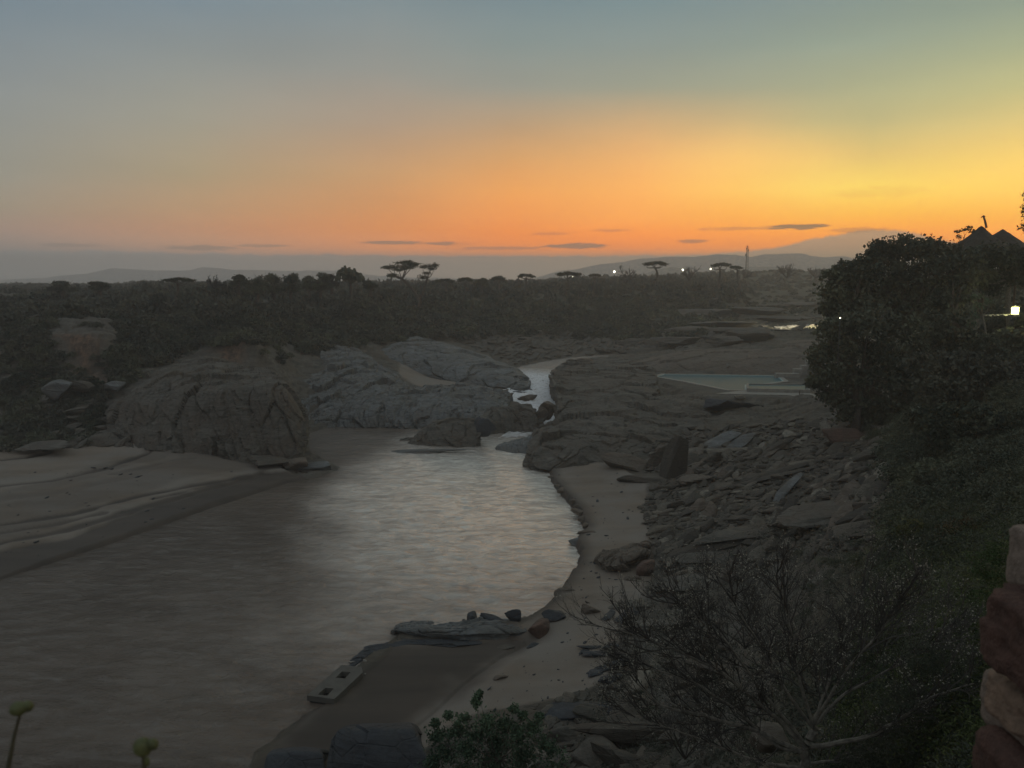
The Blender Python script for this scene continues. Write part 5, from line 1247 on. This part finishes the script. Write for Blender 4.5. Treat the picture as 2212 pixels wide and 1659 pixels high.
tree_px('sparse_tree', 'sparse leafy branch tips reaching into the sky at the right edge', 'tree', 60, (2250, 600), (2235, 520),
        [(2216, 415, 9, 20), (2210, 455, 8, 16), (2213, 490, 13, 16), (2225, 440, 14, 26)], 2, .2, 110, 'leaf_dark', seed=77, hollow=.1, twigs=7)
tree_px('leafy_bush', 'sprig of leaves poking up left of the thatched roof against the sky', 'bush', 93, (2075, 560), (2080, 530),
        [(2068, 500, 7, 4), (2082, 497, 8, 4), (2094, 492, 7, 4), (2074, 512, 8, 5), (2100, 500, 6, 5)], 1.4, .3, 60, seed=78, twigs=4)
tree_px('leafy_bush', 'small sprigs at the point where the far hill meets the big trees', 'bush', 92, (1835, 590), (1838, 575),
        [(1832, 566, 7, 4), (1846, 563, 6, 4), (1822, 572, 6, 3)], 1, .28, 50, seed=79, twigs=4)
hedges = [('hazy grey-green thicket on the slope right of the olive-brown tree', 66, (2020, 900), [(1990, 790, 36), (2040, 790, 38), (2090, 790, 38), (2140, 800, 38), (2190, 810, 40), (2010, 840, 40), (2070, 840, 42), (2130, 850, 42), (2190, 860, 42), (2240, 830, 40)], 'leaf_scrub'),
          ('dark thicket across the slope in the middle of the right edge', 50, (2100, 1050), [(1990, 905, 34), (2050, 905, 42), (2110, 910, 44), (2170, 920, 44), (2230, 920, 44), (2030, 960, 40), (2090, 970, 46), (2150, 980, 46), (2210, 985, 46), (2060, 1030, 40), (2120, 1040, 46), (2180, 1050, 46), (2240, 1050, 46)], 'leaf_dark'),
          ('dark bush under the lantern wall behind the slope thicket', 76, (2160, 790), [(2130, 740, 22), (2170, 735, 26), (2210, 735, 28), (2150, 770, 26), (2200, 775, 28)], 'leaf_dark')]
for k, (lb, y, bs, cl_, mt) in enumerate(hedges):
    tree_px('thicket', lb, 'thicket', y, bs, (bs[0], bs[1]-40), clumps(cl_), 3, .34 if y > 55 else .25, 1600, mt, seed=90+k, twigs=6, asp=.7)
M['leaf_olive'] = leafmat('olive_leaves', (.08, .085, .03), (.14, .135, .045)); M['leaf_rust'] = leafmat('rusty_leaves', (.1, .065, .03), (.15, .095, .04)); M['leaf_vine'] = leafmat('vine_leaves', (.05, .085, .025), (.09, .13, .04))
for k, (lb, y, bs, cl_, mt, lf, nl) in enumerate([
    ('yellowish green grass tuft on the slope at the middle right', 34, (1985, 1190), [(1950, 1150, 20), (1975, 1140, 26), (2005, 1150, 22), (1990, 1165, 22)], 'leaf_olive', .13, 600),
    ('rusty brown dry bush right of the yellowish grass tuft', 31, (2080, 1200), [(2050, 1150, 30), (2085, 1140, 34), (2120, 1150, 30), (2075, 1185, 34), (2040, 1190, 24)], 'leaf_rust', .12, 700),
    ('green vine-covered bush beside the stone pillar', 16, (2150, 1420), [(2130, 1220, 40), (2175, 1190, 46), (2165, 1270, 46), (2120, 1300, 44), (2080, 1350, 40), (2140, 1370, 46), (2200, 1290, 46)], 'leaf_vine', .055, 1900),
    ('dark leafy undergrowth filling the bottom right corner', 13.5, (2000, 1640), [(1990, 1420, 50), (2050, 1440, 56), (2100, 1480, 50), (1930, 1500, 54), (1990, 1520, 60), (2060, 1540, 60), (1900, 1580, 56), (1960, 1620, 60), (2040, 1630, 60), (2100, 1600, 50), (1860, 1650, 50)], 'leaf_dark', .045, 2600)]):
    tree_px('leafy_bush', lb, 'bush', y, bs, (bs[0], bs[1]-40), clumps(cl_), 2, lf, nl, mt, seed=100+k, twigs=8, asp=.4)
tree_px('leafy_bush', 'bushy green shrub at the bottom centre in front of the sand', 'bush', 24, (1080, 1680), (1080, 1640),
        clumps([(945, 1590, 24), (985, 1575, 28), (960, 1630, 30), (1010, 1620, 36), (1030, 1585, 24), (1055, 1560, 26), (1090, 1565, 26), (1070, 1605, 36), (1120, 1590, 30), (1150, 1575, 22), (1130, 1630, 36), (1180, 1610, 28), (1200, 1640, 28), (1060, 1650, 40), (1000, 1665, 40), (1130, 1670, 40), (1190, 1680, 34), (935, 1650, 26)])
        + [(1028, 1515, 9, 14), (1036, 1500, 7, 8), (968, 1545, 9, 8), (1005, 1550, 9, 8), (1110, 1530, 9, 9), (1130, 1545, 9, 7), (1165, 1548, 8, 7), (940, 1562, 8, 8)], 2.2, .11, 1300, 'leaf_green', seed=120, twigs=14, asp=.5, hollow=.02, fuzz=.5)

rs_ = random.Random(91); spts = []
for poly, n, s0, s1 in [([(1985, 860), (2240, 840), (2240, 1690), (1790, 1690), (1860, 1420), (1905, 1250), (1935, 1100), (1960, 980)], 1300, .75, 1.5), ([(1975, 860), (2240, 840), (2240, 1130), (1960, 1110), (1930, 1000)], 230, 1.0, 2.0), ([(1720, 1190), (1950, 1120), (1900, 1400), (1800, 1659), (1560, 1690), (1640, 1420)], 130, .25, .6), ([(1760, 880), (2000, 880), (1990, 960), (1930, 985)], 40, .6, 1.2), ([(1330, 1480), (1560, 1400), (1560, 1690), (1250, 1690)], 40, .2, .45)]:
    for h, u, v in scatter(poly, n, 900+n):
        s_ = rs_.uniform(s0, s1)*min(1.1, max(.36, h[1]/42)); spts.append((h[0], h[1], s_, s_*rs_.uniform(.6, 1.1)))
mass('slope_scrub', spts, 'soft dark scrub and creepers over the right-hand slope', 'leaf_dark', BPF)
bk = []
for poly, n, s0, s1 in [([(1975, 600), (2240, 600), (2240, 672), (1975, 720)], 60, 1.6, 3.0), ([(1975, 690), (2240, 690), (2240, 790), (1975, 800)], 60, .8, 1.6)]:
    for h, u, v in scatter(poly, n, 950+n):
        s_ = rs_.uniform(s0, s1); bk.append((h[0], h[1], s_, s_*rs_.uniform(.8, 1.2)))
mass('garden_scrub', bk, 'dark shrubbery on the slope around the hut and lantern', 'leaf_dark')
# ---- the bare thorn shrub in the foreground
yb = 14.0
M['stone_bud'] = plain('pale_bud', (.26, .25, .2), .8)
SH = 38
limbs = [[(1690, 1740), (1702, 1640), (1700, 1590), (1720, 1545)], [(1700, 1600), (1640, 1530), (1560, 1455), (1500, 1400), (1440, 1350)], [(1690, 1610), (1600, 1560), (1500, 1530), (1400, 1500), (1340, 1440)],
         [(1705, 1600), (1800, 1580), (1870, 1545), (1950, 1480), (2060, 1440)], [(1718, 1550), (1740, 1480), (1765, 1400), (1800, 1320), (1830, 1230)], [(1715, 1550), (1660, 1460), (1620, 1380), (1580, 1300), (1550, 1220)],
         [(1695, 1650), (1600, 1640), (1500, 1600), (1400, 1560), (1320, 1530)], [(1722, 1545), (1800, 1470), (1880, 1420), (1960, 1370), (2010, 1310)], [(1640, 1530), (1520, 1420), (1430, 1370), (1360, 1340), (1300, 1312)],
         [(1718, 1545), (1690, 1440), (1680, 1350), (1660, 1270), (1640, 1190)], [(1690, 1610), (1640, 1600), (1540, 1500), (1460, 1440), (1370, 1400), (1300, 1380)], [(1705, 1640), (1780, 1630), (1860, 1600), (1960, 1560)],
         [(1720, 1545), (1770, 1440), (1850, 1340), (1900, 1260)], [(1700, 1590), (1620, 1480), (1540, 1350), (1480, 1290), (1430, 1240)]]
e = empty('bare_thorn_shrub', at(1690+SH, 1740, yb), 'large leafless thorn shrub with pale bark in the foreground', 'shrub')
org = at(1690+SH, 1740, yb); T = Acc(); TT = Acc(); tips = []
r_ = np.random.RandomState(44)
for k, lm in enumerate(limbs):
    off = 0 if k == 0 else r_.uniform(-1.6, 1.6)
    pp_ = np.array([at(u+SH, 1740-(1740-v)*.9, yb+off*(i/(len(lm)-1))) for i, (u, v) in enumerate(lm)])-org
    pts_ = catm(pp_, 22); pts_[2:] += np.cumsum(r_.normal(size=(20, 3))*.012, axis=0)
    w0 = .1 if k == 0 else (.055 if k in (1, 2, 3) else .036)
    T.tube(pts_, np.linspace(w0, w0*.8 if k == 0 else w0*.2, 22), 7)
    if k == 0: continue
    for j in range(20):
        i = r_.randint(4, 21); d = pts_[min(i+1, 21)]-pts_[i-1]; d /= np.linalg.norm(d)
        d = d+r_.normal(size=3)*.42+np.array([0, 0, .28]); d /= np.linalg.norm(d)
        branchy(TT, tips, pts_[i], d, r_.uniform(.5, .95), .017, 3 if j % 2 else 2, r_, .75, .3)
link('limbs', T.mesh('limbs', M['bark_pale']), e); link('twigs', TT.mesh('twigs', M['twig']), e)
L = Acc(); tp = np.array(tips); tp = tp[r_.permutation(len(tp))[:9000]]; L.leaves(tp+r_.normal(size=tp.shape)*.015, .035, 5, .7); link('buds', L.mesh('buds', M['stone_bud']), e)
bare(1760, 1505, 24, 330, 'thin brown leafless shrub behind the top of the large thorn shrub', 131, 4, 8, .035, 'bare_shrub', 'shrub', None, -.2, 'twig', .7, wide=1.0)
bare(1900, 1420, 22, 210, 'small twiggy shrub on the slope right of the large thorn shrub', 132, 4, 6, .03, 'bare_shrub', 'shrub', None, 0, 'twig', .7)
bare(1610, 1400, 30, 190, 'low twiggy bush on the stones behind the left half of the thorn shrub', 133, 4, 6, .035, 'bare_shrub', 'shrub', None, 0, 'twig', .7)
bare(1480, 1640, 19, 150, 'low bare twigs rising at the bottom edge left of the thorn shrub', 134, 4, 6, .025, 'bare_shrub', 'shrub', None, 0, 'twig', .7)
# wasp-nest like dark ball in the fork
rock(1655, 1595, (.42, .4, .34), 'dark rounded boulder on the slope seen through the fork of the thorn shrub', 'boulder', mat='rock_brown', seed=140, y=15.2, lift=0, level=4)

# undergrowth of the right-hand slope
def cover(name, poly, n, leaf, hgt, mat, label, seed):
    A_ = Acc(); r2_ = np.random.RandomState(seed)
    P_ = []
    for h, u, v in scatter(poly, n, seed):
        k = 34; q = r2_.normal(size=(k, 3))*np.array([.35, .35, 0])*max(.5, h[1]/30); q[:, 2] = np.abs(r2_.normal(size=k))*hgt
        P_.append(q+h)
    A_.leaves(np.concatenate(P_), leaf, seed, .3)
    return tag(link(name, A_.mesh(name, M[mat])), label, 'undergrowth', kind='stuff')
cover('undergrowth', [(1930, 900), (2240, 870), (2240, 1690), (1800, 1690), (1830, 1500), (1900, 1300), (1880, 1200), (1950, 1130), (1960, 1000)], 4200, .09, .4, 'grass', 'grass and creepers covering the right-hand slope', 141)
cover('dry_brush', [(1440, 1200), (1700, 1130), (1900, 1150), (1900, 1400), (1800, 1659), (1300, 1690), (1250, 1580), (1400, 1420)], 900, .16, .2, 'leaf_scrub', 'dry low brush between the stones under the thorn shrub', 142)

# a small dark bird on the stone
bp = on(1268, 1303, 1.3); A_ = Acc(); q, f = ICO[2]
e = empty('bird', bp, 'small dark bird perched on the brown boulder on the sand', 'bird')
A_.add(q*np.array([.1, .06, .07])+np.array([0, 0, .05]), f); A_.add(q*.045+np.array([-.08, 0, .13]), f); A_.tube([(.06, 0, .04), (.2, 0, .0)], [.04, .015], 5); A_.tube([(-.11, 0, .13), (-.16, 0, .12)], [.014, .003], 4); A_.tube([(0, 0, 0), (0, 0, -.14)], .01, 4)
link('bird_body', A_.mesh('bird_body', M['bark'], True), e)

# ---- stone pillar at the right edge, close to the camera
def boxrock(name, c_, size, seed, mat, parent, ex=7, amp=.06):
    v_, f_ = ICO[5]; r2 = (np.abs(v_)**ex).sum(1)**(-1/ex); p_ = v_*r2[:, None]
    n_ = v_*(plates3(p_*1.0+seed, (.6, .3, .7), (1.1, .8, .5), seed)*amp*1.1+fbm(p_*4+seed*3, 4, seed)*amp*.8)[:, None]
    p_ = (p_+n_)*np.array(size)/2
    o = link(name, mesh(name, p_+np.array(c_), f_, M[mat], True), parent); return child(o, parent)
M['stone_warm'] = plain('warm_pillar_stone', (.2, .14, .1), .9, 22, .35, bump=.6); M['stone_red'] = plain('red_pillar_stone', (.085, .045, .034), .85, 22, .35, bump=.6); M['mortar'] = plain('pale_pillar_mortar', (.2, .16, .13), .95, 40, .25, bump=.5)  # glow of a warm lamp is mixed into these pillar colours
yp = 1.5; sp_ = yp/FP
pil = empty('stone_pillar', at(2300, 1750, yp), 'rough masonry pillar of pale and red stones close by at the right edge', 'pillar')
def blk(ul, v0, v1, seed, mat, ex=7, dep=.3, amp=.06, off=0):
    ur = 2420; c_ = at((ul+ur)/2, (v0+v1)/2, yp+dep/2+off); boxrock('stone', c_, ((ur-ul)*sp_, dep, (v1-v0)*sp_*1.06), seed, mat, pil, ex, amp)
blk(2240, 1160, 1320, 151, 'mortar', 8, amp=.05, off=.03); blk(2190, 1306, 1500, 152, 'stone_red', 10, amp=.09, off=-.05); blk(2166, 1485, 1640, 153, 'mortar', 8, amp=.03, off=.03); blk(2186, 1500, 1610, 156, 'stone_warm', 8, amp=.09, off=-.02); blk(2154, 1616, 1800, 154, 'stone_red', 9, amp=.09, off=-.04); 

# ---- buds close to the camera
def bud(name, label, y, lobes, stem, seed):
    s = y/FP; b0 = at(stem[-1][0], stem[-1][1], y); e = empty(name, b0, label, 'flower bud')
    T = Acc(); T.tube(catm(np.array([at(u, v, y) for u, v in stem]), 14)-b0, np.linspace(3.2, 6, 14)*s, 7); link('stem', T.mesh('stem', M['stem']), e)
    for (u, v, ru, rv) in lobes:
        v_, f_ = ICO[4]; p_ = v_*(1+.1*fbm(v_*3+seed, 3, seed)[:, None]); p_ = p_*np.array([ru, ru*.8, rv])*s
        o = link('bud', mesh('bud', p_+at(u, v, y+s*ru*(.3 if ru < 14 else 0))-b0, f_, M['bud'], True), e)
bud('flower_bud', 'yellow-green double bud on a thin leaning stem, left one of two', .95, [(40, 1531, 20, 16), (60, 1526, 13, 13)], [(44, 1540), (32, 1585), (24, 1625), (10, 1700)], 161)
bud('flower_bud', 'yellow-green double bud on a short upright stem, right one of two', .9, [(308, 1614, 21, 23), (329, 1608, 14, 14), (317, 1645, 7, 12)], [(308, 1630), (311, 1660), (314, 1720)], 162)

# ================================================================== AIR
A_ = Acc(); A_.box((0, 1200, 47.5), (6400, 2560, 104))
m = bpy.data.materials.new('haze_air'); m.use_nodes = True; nt = m.node_tree; nt.nodes.clear()
o_ = nt.nodes.new('ShaderNodeOutputMaterial'); pv = nt.nodes.new('ShaderNodeVolumePrincipled'); nt.links.new(pv.outputs[0], o_.inputs['Volume'])
pv.inputs['Color'].default_value = (.98, .98, .98, 1); pv.inputs['Density'].default_value = HZ; pv.inputs['Anisotropy'].default_value = .5
hz = link('haze', A_.mesh('haze', m)); tag(hz, 'thin evening haze filling the valley', 'haze', kind='stuff')
